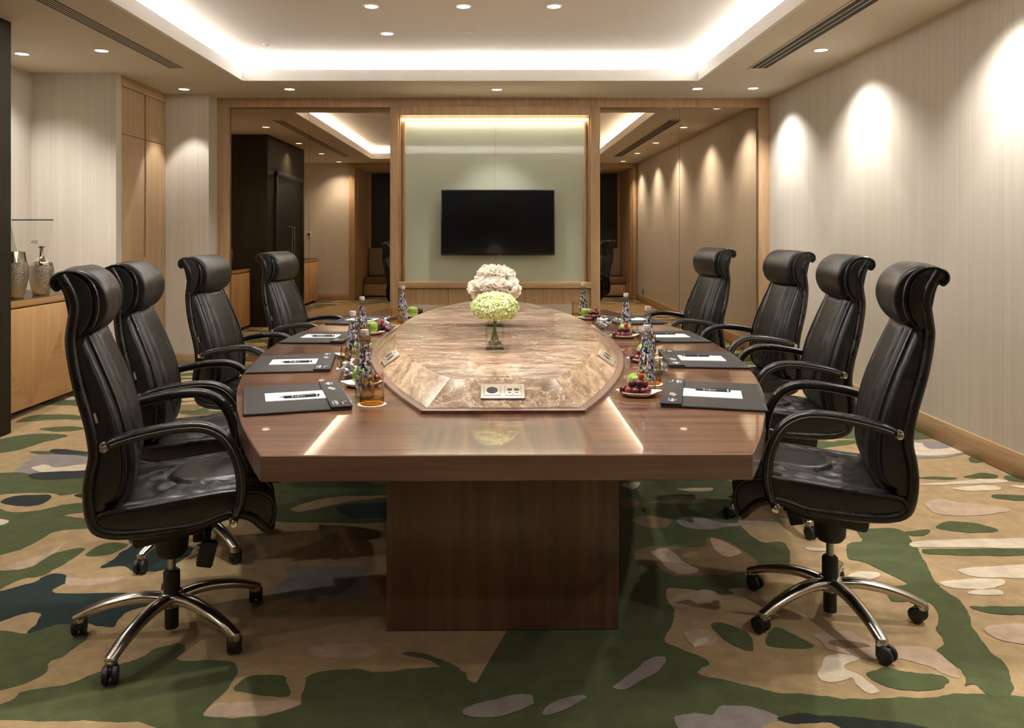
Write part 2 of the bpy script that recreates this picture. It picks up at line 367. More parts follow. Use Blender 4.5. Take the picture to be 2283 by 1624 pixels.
def tag(o, label=None, cat=None, group=None, kind=None):
    for k, v in (('label', label), ('category', cat), ('group', group), ('kind', kind)):
        if v: o[k] = v
    return o
def thing(name, label, cat, loc=(0, 0, 0), rz=0, group=None):
    o = bpy.data.objects.new(name, None); C.objects.link(o); o.empty_display_size = .05
    o.location = loc; o.rotation_euler = (0, 0, rz)
    return tag(o, label, cat, group)
def struct(o): o['kind'] = 'structure'; return o
def copy_tree(o, parent=None):
    c = o.copy(); C.objects.link(c)
    if parent: c.parent = parent
    for ch in list(o.children): copy_tree(ch, c)
    return c
def bx(name, mat, parent, *a, bev=0):
    m = MB(); m.box(*a, bev=bev); return m.build(name, mat, parent)
CARPET = [
('G',[(-1.491,2.201),(-1.407,2.307),(-1.388,2.352),(-1.294,2.387),(-1.202,2.474),(-1.125,2.553),(-1.091,2.608),(-1.038,2.623),(-1.007,2.580),(-1.007,2.526),(-0.857,2.526),(-0.804,2.493),(-0.788,2.424),(-0.798,2.352),(-0.817,2.274),(-0.822,2.237),(-0.787,2.227),(-0.651,2.232),(-0.573,2.274),(-0.565,2.318),(-0.570,2.424),(-0.537,2.461),(-0.422,2.476),(-0.356,2.455),(-0.179,2.486),(-0.101,2.467),(-0.078,2.411),(-0.044,2.402),(-0.024,2.474),(0.069,2.566),(0.054,2.016),(-1.366,2.016)]),
('P',[(-0.822,2.244),(-0.808,2.285),(-0.729,2.301),(-0.588,2.307),(-0.568,2.280),(-0.646,2.237),(-0.794,2.229)]),
('G',[(-0.773,2.376),(-0.751,2.436),(-0.655,2.436),(-0.622,2.399),(-0.603,2.341),(-0.625,2.324),(-0.694,2.335),(-0.752,2.352)]),
('G',[(-0.303,2.560),(-0.243,2.573),(-0.175,2.532),(-0.108,2.474),(-0.149,2.463),(-0.180,2.499),(-0.218,2.532)]),
('S',[(-1.484,2.191),(-1.184,2.206),(-1.112,2.211),(-0.949,2.196),(-0.914,2.142),(-0.911,2.016),(-1.366,2.016)]),
('G',[(-2.461,3.857),(-2.315,3.904),(-2.223,3.936),(-2.068,4.002),(-1.947,3.873),(-1.863,3.665),(-1.988,3.610),(-2.024,3.429),(-2.149,3.369)]),
('P',[(-1.987,3.244),(-1.944,3.311),(-1.890,3.381),(-1.903,3.429),(-1.877,3.479),(-1.859,3.334),(-1.877,3.211),(-1.934,3.200)]),
('G',[(-2.028,3.179),(-1.934,3.200),(-1.877,3.244),(-1.868,3.357),(-1.805,3.417),(-1.757,3.417),(-1.751,3.334),(-1.771,3.200),(-1.798,3.138),(-1.857,3.117),(-1.902,2.981)]),
('T',[(-1.890,2.963),(-1.835,3.038),(-1.784,3.097),(-1.766,3.158),(-1.703,3.158),(-1.662,3.097),(-1.652,3.000),(-1.322,3.000),(-1.310,2.981),(-1.232,2.945),(-1.316,2.840),(-1.316,2.807),(-1.313,2.735),(-1.402,2.758),(-1.442,2.774),(-1.531,2.712),(-1.580,2.704),(-1.610,2.823),(-1.679,2.832),(-1.760,2.758)]),
('G',[(-1.720,2.696),(-1.583,2.696),(-1.496,2.758),(-1.371,2.696),(-1.377,2.566),(-1.405,2.513),(-1.383,2.436),(-1.508,2.364)]),
('T',[(-1.593,3.222),(-1.585,3.300),(-1.571,3.454),(-1.469,3.467),(-1.299,3.429),(-1.302,3.266),(-1.352,3.190),(-1.442,3.190),(-1.516,3.233)]),
('G',[(-1.727,3.369),(-1.700,3.479),(-1.596,3.467),(-1.622,3.357),(-1.695,3.334)]),
('P',[(-1.651,3.077),(-1.683,3.138),(-1.594,3.117),(-1.463,3.138),(-1.495,3.077),(-1.615,3.057)]),
('G',[(-3.441,5.722),(-3.418,5.934),(-3.117,5.934),(-3.001,5.791),(-3.189,5.791),(-3.360,5.722)]),
('G',[(-3.151,5.524),(-2.951,5.588),(-2.839,5.492),(-2.990,5.430)]),
('G',[(-3.278,5.139),(-3.138,5.369),(-2.865,5.339),(-2.918,5.167),(-2.992,4.953),(-3.128,4.902)]),
('G',[(-2.880,4.928),(-2.769,4.953),(-2.481,4.853),(-2.578,4.804)]),
('K',[(-2.762,4.928),(-2.742,5.005),(-2.519,4.928),(-2.493,4.878),(-2.645,4.878)]),
('M',[(-2.700,4.448),(-2.780,4.757),(-2.768,4.878),(-2.475,4.828),(-2.416,4.687),(-2.490,4.641),(-2.522,4.510)]),
('C',[(-2.674,4.597),(-2.634,4.664),(-2.531,4.597),(-2.411,4.664),(-2.353,4.553),(-2.547,4.510)]),
('G',[(-2.837,4.448),(-2.700,4.510),(-2.574,4.468),(-2.234,4.468),(-2.106,4.213),(-2.356,4.070),(-2.619,4.105)]),
('K',[(-2.587,4.427),(-2.573,4.510),(-2.278,4.532),(-2.230,4.435),(-2.466,4.367)]),
('S',[(-2.551,4.070),(-2.501,4.140),(-2.303,4.140),(-2.182,4.036),(-2.163,3.969),(-2.240,3.888),(-2.362,3.873)]),
('K',[(-2.490,4.019),(-2.468,4.105),(-2.328,4.122),(-2.274,4.087),(-2.275,3.969),(-2.388,3.952)]),
('C',[(-2.380,3.781),(-2.293,3.751),(-2.282,3.708),(-2.322,3.688)]),
('S',[(-2.056,3.811),(-1.994,3.857),(-1.931,3.842),(-1.925,3.787)]),
('K',[(-2.168,4.105),(-2.144,4.147),(-2.052,4.105),(-2.060,4.053)]),
('G',[(-1.190,4.288),(-0.498,4.367),(-0.472,4.140),(-0.769,4.105),(-0.915,4.036),(-0.999,3.920),(-0.954,3.873),(-0.867,3.920),(-0.688,4.036),(-0.464,4.070),(-0.428,3.751),(-1.005,3.737),(-1.118,3.873)]),
('T',[(-0.782,3.936),(-0.679,3.985),(-0.457,4.002),(-0.435,3.811),(-0.690,3.796)]),
('M',[(-0.841,2.972),(-0.817,3.138),(-0.824,3.233),(-0.531,3.222),(-0.526,3.138),(-0.472,3.077),(-0.508,2.981),(-0.502,2.945),(-0.678,2.918),(-0.797,2.963)]),
('P',[(-0.617,2.594),(-0.536,2.623),(-0.417,2.623),(-0.380,2.566),(-0.433,2.539),(-0.540,2.539)]),
('G',[(0.686,4.328),(1.313,4.328),(1.149,3.752),(1.162,3.505),(1.256,3.492),(1.250,3.382),(1.190,3.244),(1.052,3.201),(0.994,3.159),(0.965,3.039),(0.871,2.982),(0.665,3.039),(0.642,2.858),(0.631,2.791),(0.580,2.682),(0.574,2.623),(0.674,2.526),(0.639,2.474),(0.636,2.437),(0.728,2.400),(0.813,2.353),(0.926,2.336),(1.027,2.313),(1.147,2.319),(1.274,2.324),(1.409,2.341),(1.618,2.275),(1.405,1.975),(0.032,1.975),(0.044,2.720),(0.304,2.858)]),
('B',[(0.593,3.382),(0.696,3.442),(0.886,3.430),(0.956,3.544),(1.020,3.492),(1.079,3.312),(1.062,3.244),(0.941,3.159),(0.805,3.149),(0.707,3.149),(0.656,3.244),(0.628,3.244),(0.613,3.190),(0.592,3.244)]),
('P',[(0.664,3.382),(0.748,3.418),(0.776,3.289),(0.818,3.201),(0.765,3.169),(0.714,3.180),(0.678,3.312)]),
('P',[(0.952,3.531),(1.017,3.480),(1.041,3.370),(0.959,3.346)]),
('B',[(0.648,4.053),(0.716,4.053),(0.733,3.986),(0.685,3.937),(0.627,3.921)]),
('B',[(0.775,4.003),(0.861,4.036),(1.059,4.053),(1.045,4.003),(0.873,3.986)]),
('P',[(0.970,4.214),(1.147,4.232),(1.128,4.184),(1.032,4.177)]),
('B',[(0.647,3.752),(0.727,3.812),(0.817,3.782),(0.829,3.737),(0.782,3.666),(0.700,3.666)]),
('M',[(0.862,3.767),(0.960,3.797),(1.050,3.737),(1.129,3.723),(1.349,3.752),(1.339,3.723),(1.116,3.680),(0.960,3.638),(0.875,3.666)]),
('P',[(0.686,4.289),(0.789,4.328),(0.733,4.214)]),
('P',[(0.653,2.945),(0.789,3.020),(0.838,2.982),(0.818,2.883),(0.752,2.910),(0.662,2.875)]),
('P',[(0.882,3.020),(0.970,3.029),(0.976,2.945),(0.957,2.936)]),
('G',[(0.748,2.759),(0.798,2.759),(0.856,2.697),(0.847,2.623),(0.827,2.581),(0.781,2.623),(0.747,2.712)]),
('G',[(0.961,2.735),(1.010,2.682),(1.044,2.616),(1.006,2.595),(0.921,2.602),(0.897,2.638)]),
('P',[(0.644,2.697),(0.710,2.720),(0.742,2.667),(0.703,2.609),(0.648,2.623)]),
('C',[(0.657,2.630),(0.704,2.667),(0.709,2.645),(0.658,2.602)]),
('P',[(1.078,2.682),(1.201,2.705),(1.230,2.652),(1.305,2.609),(1.401,2.609),(1.429,2.567),(1.434,2.500),(1.418,2.424),(1.377,2.449),(1.360,2.481),(1.293,2.526),(1.196,2.533),(1.088,2.581),(1.076,2.623)]),
('B',[(1.102,2.630),(1.155,2.652),(1.217,2.623),(1.221,2.602),(1.138,2.595)]),
('G',[(1.140,2.443),(1.210,2.474),(1.284,2.455),(1.356,2.437),(1.370,2.400),(1.300,2.359),(1.213,2.359),(1.155,2.388)]),
('C',[(1.076,2.553),(1.164,2.540),(1.091,2.487),(1.118,2.424),(1.140,2.359),(1.093,2.341),(1.081,2.388),(1.077,2.424),(1.016,2.394),(0.993,2.437)]),
('G',[(1.540,3.467),(1.616,3.505),(1.657,3.638),(1.851,3.638),(1.816,3.455),(1.802,3.382),(1.746,3.201),(1.702,3.058),(1.714,2.945),(1.695,2.858),(1.641,2.728),(1.605,2.595),(1.603,2.500),(1.543,2.376),(1.497,2.324),(1.444,2.324),(1.437,2.388),(1.410,2.376),(1.440,2.462),(1.441,2.513),(1.437,2.581),(1.482,2.623),(1.510,2.712),(1.572,2.824),(1.588,2.927),(1.465,2.927),(1.503,3.039),(1.592,3.078),(1.548,3.201),(1.516,3.289),(1.471,3.312)]),
('G',[(1.822,3.394),(1.898,3.411),(2.375,3.406),(2.334,3.346),(1.867,3.353)]),
('C',[(1.800,3.442),(1.902,3.505),(2.462,3.531),(2.392,3.430),(1.909,3.430)]),
('C',[(1.874,3.212),(1.982,3.233),(2.263,3.244),(2.188,3.138),(1.988,3.128),(1.868,3.149)]),
('C',[(1.722,3.078),(1.817,3.108),(1.972,3.118),(1.973,3.078),(1.874,3.029),(1.754,3.029)]),
('C',[(1.784,3.001),(1.853,3.023),(1.915,3.020),(1.891,2.982),(1.794,2.982)]),
('G',[(1.722,2.875),(1.787,2.889),(2.005,2.875),(1.964,2.816),(1.776,2.832)]),
('G',[(2.043,3.680),(2.123,3.737),(2.230,3.723),(2.290,3.652),(2.279,3.611),(2.154,3.597),(2.046,3.638)]),
('G',[(1.846,3.597),(1.916,3.624),(1.984,3.638),(1.950,3.584),(1.880,3.557)]),
('P',[(2.143,3.970),(2.256,4.053),(2.341,4.003),(2.502,3.937),(2.505,3.873),(2.283,3.812),(2.139,3.842)]),
('C',[(2.243,4.289),(2.542,4.347),(2.689,4.387),(2.800,4.367),(2.745,4.320),(2.448,4.289)]),
('C',[(2.439,4.232),(2.617,4.270),(2.695,4.251),(2.642,4.195),(2.471,4.184)]),
('C',[(2.749,4.270),(2.965,4.251),(2.913,4.177)]),
('G',[(2.317,4.407),(2.465,4.428),(2.554,4.399),(2.485,4.375)]),
('G',[(2.595,4.415),(2.745,4.498),(2.808,4.448),(2.746,4.399)]),
('G',[(2.832,4.428),(2.914,4.448),(3.074,4.407),(3.018,4.328),(2.824,4.347)]),
('G',[(2.843,4.781),(2.906,4.829),(2.971,4.781),(2.865,4.697),(2.821,4.710)]),
('M',[(2.429,4.853),(2.669,4.795),(2.889,4.893),(2.925,4.954),(2.876,5.167),(2.600,5.195)]),
('C',[(2.586,5.140),(2.840,5.101),(2.897,4.954),(2.854,4.903),(2.669,4.844),(2.467,4.903)]),
('M',[(2.751,5.123),(2.846,5.140),(2.872,5.032),(2.738,4.995)]),
('G',[(2.732,5.400),(2.967,5.412),(2.984,5.281),(2.643,5.224)]),
('G',[(2.568,4.105),(2.643,4.123),(2.839,4.071),(2.803,4.019),(2.576,4.053)]),
('P',[(1.670,2.712),(1.769,2.759),(1.902,2.728),(1.829,2.623),(1.691,2.638)]),
('C',[(1.439,3.180),(1.520,3.180),(1.517,3.138),(1.428,3.098),(1.385,3.118)]),
('C',[(1.340,3.430),(1.422,3.418),(1.421,3.394),(1.345,3.394)]),  # lamp light on the carpet, put in as a cream patch
('M',[(0.502,2.222),(0.553,2.238),(0.602,2.232),(0.652,2.275),(0.716,2.275),(0.775,2.243),(0.789,2.212),(0.717,2.162),(0.641,2.114),(0.522,2.162)]),
('S',[(0.718,2.167),(0.787,2.207),(0.838,2.192),(0.916,2.202),(0.962,2.167),(0.895,2.016),(0.640,2.016)]),
('K',[(0.787,2.222),(0.844,2.241),(0.929,2.232),(1.047,2.217),(1.181,2.177),(1.261,2.105),(1.053,2.105),(0.962,2.167),(0.916,2.202),(0.838,2.192),(0.794,2.207)]),
('M',[(0.356,2.376),(0.426,2.449),(0.481,2.520),(0.542,2.540),(0.531,2.487),(0.463,2.424),(0.384,2.359)]),
('M',[(0.135,2.248),(0.173,2.297),(0.248,2.330),(0.262,2.313),(0.203,2.264),(0.150,2.234)]),
('M',[(-0.088,2.241),(-0.062,2.279),(-0.004,2.308),(0.088,2.335),(0.110,2.319),(0.106,2.286),(0.047,2.243),(-0.041,2.222)]),
]
P_WALL, P_SOF, P_TAB, P_COVE, P_LED, P_SPILL, P_BAY_FILL, EXPO = 16, 34, 62, 17, 14, 44, 10, 0.82

# ------------------------------------------------------------------ camera
CAMH = 1.35
cam = bpy.data.cameras.new('camera'); camo_ = bpy.data.objects.new('camera', cam); C.objects.link(camo_)
cam.lens = 28; cam.sensor_width = 36; cam.sensor_fit = 'HORIZONTAL'
cam.shift_x = (1141.5-1103)/2283; cam.shift_y = (521-812)/2283; cam.clip_start = .02
camo_.location = (0, 0, CAMH); camo_.rotation_euler = (R(90), 0, 0)
sc = bpy.context.scene; sc.camera = camo_

# ------------------------------------------------------------------ room shell
H = 2.783; YF = 8.454; XR = 2.904; XL = -4.124; YB = .70
# floor: carpet with its tufted pattern and one painted patch of light
fm = MB(); KEYS = 'SGPCBMTK'
fm.m = 0; i = fm.verts([(-4.3, -1.0, -.0035), (3.1, -1.0, -.0035), (3.1, 8.6, -.0035), (-4.3, 8.6, -.0035)]); fm.face(i)
z = -.0033
fm.m = 1; i = fm.verts([(-3.0, 1.7, z), (3.0, 1.7, z), (3.2, 2.6, z), (3.2, 5.5, z), (1.1, 4.6, z), (.3, 3.6, z), (-.4, 4.2, z), (-1.4, 4.7, z), (-2.6, 6.3, z), (-3.6, 6.2, z), (-3.3, 3.5, z)]); fm.face(i)
for ci, (k, pts) in enumerate(CARPET):
    z = -.0032+ci*.00003
    cur = crom([(p[0], p[1], z) for p in pts], 7, True)
    sz = min(.012, .05*max((a-b).length for a in cur[::5] for b in cur[::7]))
    out = []
    for p in cur:
        nv = noise.noise_vector(Vector((p.x*16, p.y*16, ci*3.1)))*sz*.8+noise.noise_vector(Vector((p.x*70, p.y*70, ci*1.7)))*sz*.35
        out.append((min(3.0, p.x+nv.x), p.y+nv.y, z))
    fm.m = 1+KEYS.index(k); fm.face(fm.verts(out))
floor = fm.build('floor', ['camo']+['carpet'+k for k in KEYS], fix=False, smooth=False)
struct(floor)
bm = bmesh.new(); bm.from_mesh(floor.data)
for f in bm.faces:
    f.normal_update()
    if f.normal.z < 0: f.normal_flip()
bm.to_mesh(floor.data); bm.free()
sub = MB(); sub.box(-4.4, 3.1, -1.1, 8.7, -.12, -.02); struct(sub.build('floor_slab', 'ceil'))

def wall(name, *boxes, mat='paper'):
    m = MB()
    for b in boxes: m.box(*b)
    return struct(m.build(name, mat, smooth=False))
wall('wall_right', (XR, XR+.12, YB-.1, YF+.2, 0, H))
wall('wall_left', (XL-.12, XL, YB-.1, 7.1, 0, H))
wall('wall_left_return', (XL, -3.372, 7.09, 7.19, 0, H), (-3.50, -3.372, 7.19, 7.2, 0, H))
wall('wall_left_column', (-4.0, -2.932, 8.165, YF+.1, 0, H))
wall('wall_far', (-4.0, 3.0, YF+.02, YF+.14, 0, H))
wall('wall_back', (XL, -2.96, YB-.1, YB, 0, H), (2.88, XR, YB-.1, YB, 0, H))
wall('wall_bay_left', (-2.90, -2.80, -.9, YB-.1, 0, H), mat='oak_z')
wall('wall_bay_right', (2.78, 2.88, -.9, YB-.1, 0, H), mat='oak_z')
wall('wall_bay_back', (-2.9, 2.88, -.95, -.82, 0, H), mat='oak_x')
wall('wall_entry', (XL, -3.28, 3.2, 5.40, 0, 2.783), mat='dark')
# baseboards
def bb(name, *boxes):
    m = MB()
    for b in boxes: m.box(*b, bev=.002)
    return struct(m.build(name, 'oak_y' if 'right' in name or name == 'baseboard_left' else 'oak_x'))
bb('baseboard_right', (XR-.014, XR, YB, 8.41, 0, .137))
bb('baseboard_left', (XL, XL+.014, .72, 3.2, 0, .12), (XL, XL+.014, 5.4, 7.09, 0, .12))
bb('baseboard_far', (XL, -3.372, 7.076, 7.09, 0, .12), (-3.36, -2.92, 8.151, 8.165, 0, .12))
bb('baseboard_back', (XL, -2.96, YB, YB+.014, 0, .12))

# ceiling with raised coffer
CX0, CX1, CY0, CY1 = -2.36, 1.905, 1.67, 7.463
cm = MB(); T_ = H+.018; LG = .26
cm.m = 0
for b in ((XL-.1, CX0-.03, YB-.1, YF+.1), (CX1+.03, XR+.1, YB-.1, YF+.1), (CX0-.03, CX1+.03, YB-.1, CY0-.03), (CX0-.03, CX1+.03, CY1+.03, YF+.1)):
    cm.box(b[0], b[1], b[2], b[3], H, T_)
cm.box(-2.9, 2.88, -.95, YB-.1, 2.70, 2.74)
cm.box(-2.9, 2.88, YB-.11, YB-.10, 2.70, H)
cm.m = 1  # coffer and lip: bounced cove light painted in as a whiter tone
LT = 2.888
for b in ((CX0-.03, CX0, CY0-.03, CY1+.03), (CX1, CX1+.03, CY0-.03, CY1+.03), (CX0, CX1, CY0-.03, CY0), (CX0, CX1, CY1, CY1+.03)):
    cm.box(b[0], b[1], b[2], b[3], H, LT)
CZ = 3.02
for b in ((CX0-LG-.05, CX0-LG, CY0-LG, CY1+LG), (CX1+LG, CX1+LG+.05, CY0-LG, CY1+LG), (CX0-LG, CX1+LG, CY0-LG-.05, CY0-LG), (CX0-LG, CX1+LG, CY1+LG, CY1+LG+.05)):
    cm.box(b[0], b[1], b[2], b[3], T_, CZ)
cm.box(CX0-LG-.05, CX1+LG+.05, CY0-LG-.05, CY1+LG+.05, CZ, CZ+.05)
struct(cm.build('ceiling', ['ceil', 'white_and_lit_coffer'], smooth=False))

# bay portal (trim), window with blind
pm = MB()
pm.box(-2.96, -2.84, YB-.1, YB+.05, 0, H, bev=.003); pm.box(2.80, 2.88, YB-.1, YB+.05, 0, H, bev=.003)
pm.box(-2.84, 2.80, YB-.1, YB+.05, 2.69, H, bev=.003)
struct(pm.build('trim_1', 'oak_z'))
w1 = struct(bx('window_1', 'oak_z', None, -2.8, 2.78, -.82, -.78, .98, 2.70))
bx('window_blind', 'blind', w1, -2.74, 2.72, -.78, -.765, 1.02, 2.68)

# far wall timber frame
tm = MB()
tm.box(-2.932, XR, 8.41, YF+.02, 2.683, H, bev=.002)
tm.box(-2.932, -2.81, 8.41, YF+.02, 0, 2.683, bev=.002)
tm.box(2.79, XR, 8.41, YF+.02, 0, 2.683, bev=.002)
struct(tm.build('trim_2', 'oak_z'))

# mirrors
def mirror(x0, x1, label):
    o = bx('mirror_panel', 'mirror', None, x0, x1, YF, YF+.012, .0, 2.683)
    tag(o, label, 'mirror', 'bronze mirror panels beside the screen')
xs = -1.97
mirror(-2.81, xs-.002, 'tall bronze mirror panel beside the wallpapered column, reflecting the dark entry block')
mirror(xs+.002, -1.10, 'tall bronze mirror panel touching the screen surround on the credenza side')
mirror(1.10, 1.958, 'tall bronze mirror panel touching the screen surround on the plain wall side')
mirror(1.962, 2.79, 'tall bronze mirror panel in the corner next to the plain wallpapered wall')

# media panel
mp = thing('screen_surround', 'oak framed surround with pale green glass recess behind the wall screen', 'wall panel', (0, 8.40, 0))
Y0 = 8.36-8.40; YG = 8.438-8.40; YE = YF-8.40
f = MB()
for a in ((-1.099, -1.012, 0, 2.688), (1.007, 1.106, 0, 2.688)): f.box(a[0], a[1], Y0, YE, a[2], a[3], bev=.004)
f.box(-1.012, 1.007, Y0, YE, 2.593, 2.688, bev=.004)
f.build('frame', 'oak_z', mp)
YS = Y0+.03
for a in ((-1.012, -.995, YS, 2.593), (.99, 1.007, YS, 2.593), (-.965, -.945, YG-.02, 2.53), (.945, .965, YG-.02, 2.53)):
    bx('inner_moulding', 'oak_z', mp, a[0], a[1], a[2], YE, .84, a[3], bev=.002)
bx('back_board', 'oak_z', mp, -1.012, 1.007, YG+.006, YE, .1, 2.593)
bx('glass_pane', 'glass_green', mp, -.945, .0015, YG, YG+.006, .842, 2.53)
bx('glass_pane', 'glass_green', mp, .0045, .945, YG, YG+.006, .842, 2.53)
bx('sill', 'oak_x', mp, -1.012, 1.007, Y0-.02, YG+.006, .776, .842, bev=.006)
xs4 = (-1.010, -.488, .0025, .505, 1.005)
for a, b in zip(xs4, xs4[1:]): bx('lower_panel', 'oak_z', mp, a+.002, b-.002, Y0+.02, YG, .09, .768)
bx('plinth', 'oak_x', mp, -1.012, 1.007, Y0+.03, YG, 0, .086)
bx('light_strip', 'led_warm', mp, -.985, .98, YG-.012, YG-.002, 2.552, 2.566)

# wall screen
tv = thing('wall_screen', 'black flat television hanging on the green glass wall', 'television', (.033, 8.33, 1.12))
m = MB(); m.box(-.597, .597, .004, .05, 0, .69, bev=.006); m.build('bezel', 'tv_bezel', tv)
bx('screen', 'tv_screen', tv, -.586, .586, .0, .005, .018, .680)
bx('mount', 'blackp', tv, -.2, .2, .05, .108, .2, .5)
m = MB(); M = Matrix.Translation((.0, .002, .0085)) @ Matrix.Rotation(R(90), 4, 'X')
m.lathe([(.0065, -.001), (.0065, .002)], 16, M); m.build('emblem', 'red', tv)
m = MB()
m.box(.011, .0135, -.0005, .004, .004, .013); m.box(.011, .017, -.0005, .004, .004, .006)
m.box(.020, .0225, -.0005, .004, .004, .013); m.box(.020, .028, -.0005, .004, .004, .006); m.box(.020, .028, -.0005, .004, .011, .013)
m.box(.026, .028, -.0005, .004, .004, .009); m.box(.024, .028, -.0005, .004, .0075, .009)
m.build('lettering', 'ink', tv)

# built in cupboard on the left wall
cb = thing('tall_cupboard', 'built-in tall oak cupboard with a long recessed pull', 'cupboard', (-3.372, 7.2, 0))
bx('carcass', 'oak_z', cb, -.55, -.03, .002, .963, 0, H-.002)
bx('fascia', 'oak_y', cb, -.03, .004, .002, .963, 2.69, H-.002)
for k, (a, b) in enumerate(((.004, .468), (.504, .961))):
    bx('upper_door', 'oak_z', cb, -.028, 0, a, b, 2.258, 2.686, bev=.002)
    bx('lower_door', 'oak_z', cb, -.028, 0, a, b, .10, 2.252, bev=.002)
bx('pull_recess', 'hole', cb, -.03, -.024, .470, .502, 1.12, 2.686)
bx('pull_filler', 'oak_z', cb, -.028, -.001, .4695, .5025, .10, 1.12)
bx('plinth', 'oak_y', cb, -.03, -.006, .002, .963, 0, .095)

# entry block door
d1 = struct(bx('door_1', 'dark2', None, -3.279, -3.262, 3.42, 4.98, 0, 2.22))
m = MB()
m.box(-3.279, -3.245, 3.36, 3.44, 0, 2.28, bev=.004); m.box(-3.279, -3.245, 4.96, 5.04, 0, 2.28, bev=.004); m.box(-3.279, -3.245, 3.36, 5.04, 2.2, 2.28, bev=.004)
m.build('door_frame', 'dark2', d1)
for yy in (4.13, 4.27):
    m = MB(); m.tube([(-3.262, yy, .95), (-3.215, yy, .95), (-3.215, yy, 1.45), (-3.262, yy, 1.45)], .011, 10); m.build('door_handle', 'steel', d1)

# ------------------------------------------------------------------ ceiling fittings
def slot(x0, x1, n, label):
    t = thing('slot_diffuser', label, 'air vent', ((x0+x1)/2, 4.51, H)); w = (x1-x0)/2
    bx('slot_backing', 'slot', t, -w, w, -2.36, 2.36, -.0065, 0)
    m = MB(); m.box(-w-.012, -w, -2.38, 2.38, -.008, 0); m.box(w, w+.012, -2.38, 2.38, -.008, 0); m.box(-w, w, -2.38, -2.36, -.008, 0); m.box(-w, w, 2.36, 2.38, -.008, 0)
    m.build('frame', 'ceil', t)
    for k in range(1, n):
        x = -w+2*w*k/n; bx('blade', 'ceil', t, x-.004, x+.004, -2.36, 2.36, -.008, -.0065)
    return t
slot(-2.80, -2.68, 5, 'long five slot air vent in the ceiling above the credenza side')
slot(2.205, 2.345, 3, 'long three slot air vent in the ceiling beside the plain wall')

def downlight(x, y, z, label, group, power, aim=None, size=60, blend=.4, col=(1, .945, .875), rad=.035, spill=0):
    t = thing('downlight', label, 'downlight', (x, y, z), 0, group)
    m = MB(); m.lathe([(.048, -.001), (.048, -.006), (.054, -.008), (.061, -.004), (.062, 0)], 28, None, False, False); m.build('trim_ring', 'white_and_lit_coffer', t)
    m = MB(); m.lathe([(.049, -.004), (.049, -.003)], 28); m.build('lens', 'led_white', t)
    if power:
        l = bpy.data.lights.new('downlight_lamp', 'SPOT'); l.energy = power; l.spot_size = R(size); l.spot_blend = blend
        l.color = col; l.shadow_soft_size = rad
        o = bpy.data.objects.new('downlight_lamp', l); C.objects.link(o); o.location = (x, y, z-.03)
        v = Vector(aim or (0, 0, -1)); o.rotation_euler = v.to_track_quat('-Z', 'Y').to_euler()
    if spill:
        l = bpy.data.lights.new('downlight_spill', 'SPOT'); l.energy = spill; l.spot_size = R(120); l.spot_blend = .8; l.color = col; l.shadow_soft_size = rad
        o = bpy.data.objects.new('downlight_spill', l); C.objects.link(o); o.location = (x, y, z-.03)
    return t
WW = (1, .96, .91); AX = .25
gR = 'downlights along the plain wall'
for y, lb in ((7.83, 'ceiling downlight in the far corner washing the plain wall beside the mirrors'),
              (6.2, 'ceiling downlight between the three slot vent and the plain wall, second from the mirrors'),
              (4.35, 'ceiling downlight over the plain wall, third from the mirrors'),
              (2.73, 'ceiling downlight over the plain wall, fourth from the mirrors'),
              (1.15, 'ceiling downlight over the plain wall, last one before the window bay')):
    downlight(2.54, y, H, lb, gR, P_WALL, (.02, 0, -1), 63, .16, WW, spill=P_SPILL*1.5)
gL = 'downlights along the credenza side'
downlight(-3.075, 7.88, H, 'ceiling downlight in front of the wallpapered column by the oak cupboard', gL, P_WALL*1.6, (0, .03, -1), 62, .2, WW)
downlight(-3.07, 6.22, H, 'ceiling downlight between the five slot vent and the return wall', gL, P_SOF, None, 84, .6, spill=P_SPILL)
downlight(-3.757, 6.33, H, 'adjustable ceiling downlight above the silver vases', gL, P_WALL*2.7, (-.14, .26, -1), 100, 1, WW)
for y, lb in ((4.3, 'ceiling downlight beside the dark entry door'), (2.66, 'ceiling downlight past the dark entry block'), (1.05, 'ceiling downlight near the window bay on the thermostat side')):
    downlight(-3.10, y, H, lb, gL, P_SOF*.8, None, 80, .6, spill=P_SPILL)
gM = 'downlights in front of the mirror wall'
downlight(-2.03, 7.88, H, 'ceiling downlight in front of the credenza side mirrors', gM, P_SOF, None, 84, .6)
downlight(.02, 7.90, H, 'ceiling downlight centred above the television', gM, P_SOF, None, 84, .6)
downlight(2.0, 7.855, H, 'ceiling downlight in front of the plain wall side mirrors', gM, P_SOF, None, 84, .6)
gC = 'downlights in the raised ceiling'
for y, nm, p in ((5.84, 'first visible row', P_TAB), (4.2, 'second row above the table middle', P_TAB), (2.7, 'third row above the table front', P_TAB)):
    for x, s_ in ((-.904, 'credenza side'), (-.23, 'middle'), (.434, 'plain wall side')):
        downlight(x, y, CZ, f'raised ceiling downlight in the {nm}, {s_}', gC, p, ((.08-x*.35)*.5, 0, -1), 66, .35)
downlight(-.897, 6.635, CZ, 'raised ceiling downlight nearest the television end, beside the white sensor', gC, P_TAB*.7, (.15, -.2, -1), 60, .4)
for x, s_ in ((-1.5, 'credenza side'), (0, 'middle'), (1.5, 'plain wall side')):  # unseen lamps added in the bay to brighten the table front
    downlight(x, .25, 2.70, f'added unseen downlight in the low window bay ceiling, {s_}', 'added downlights in the window bay', P_BAY_FILL, (0, .25, -1), 110, .8)
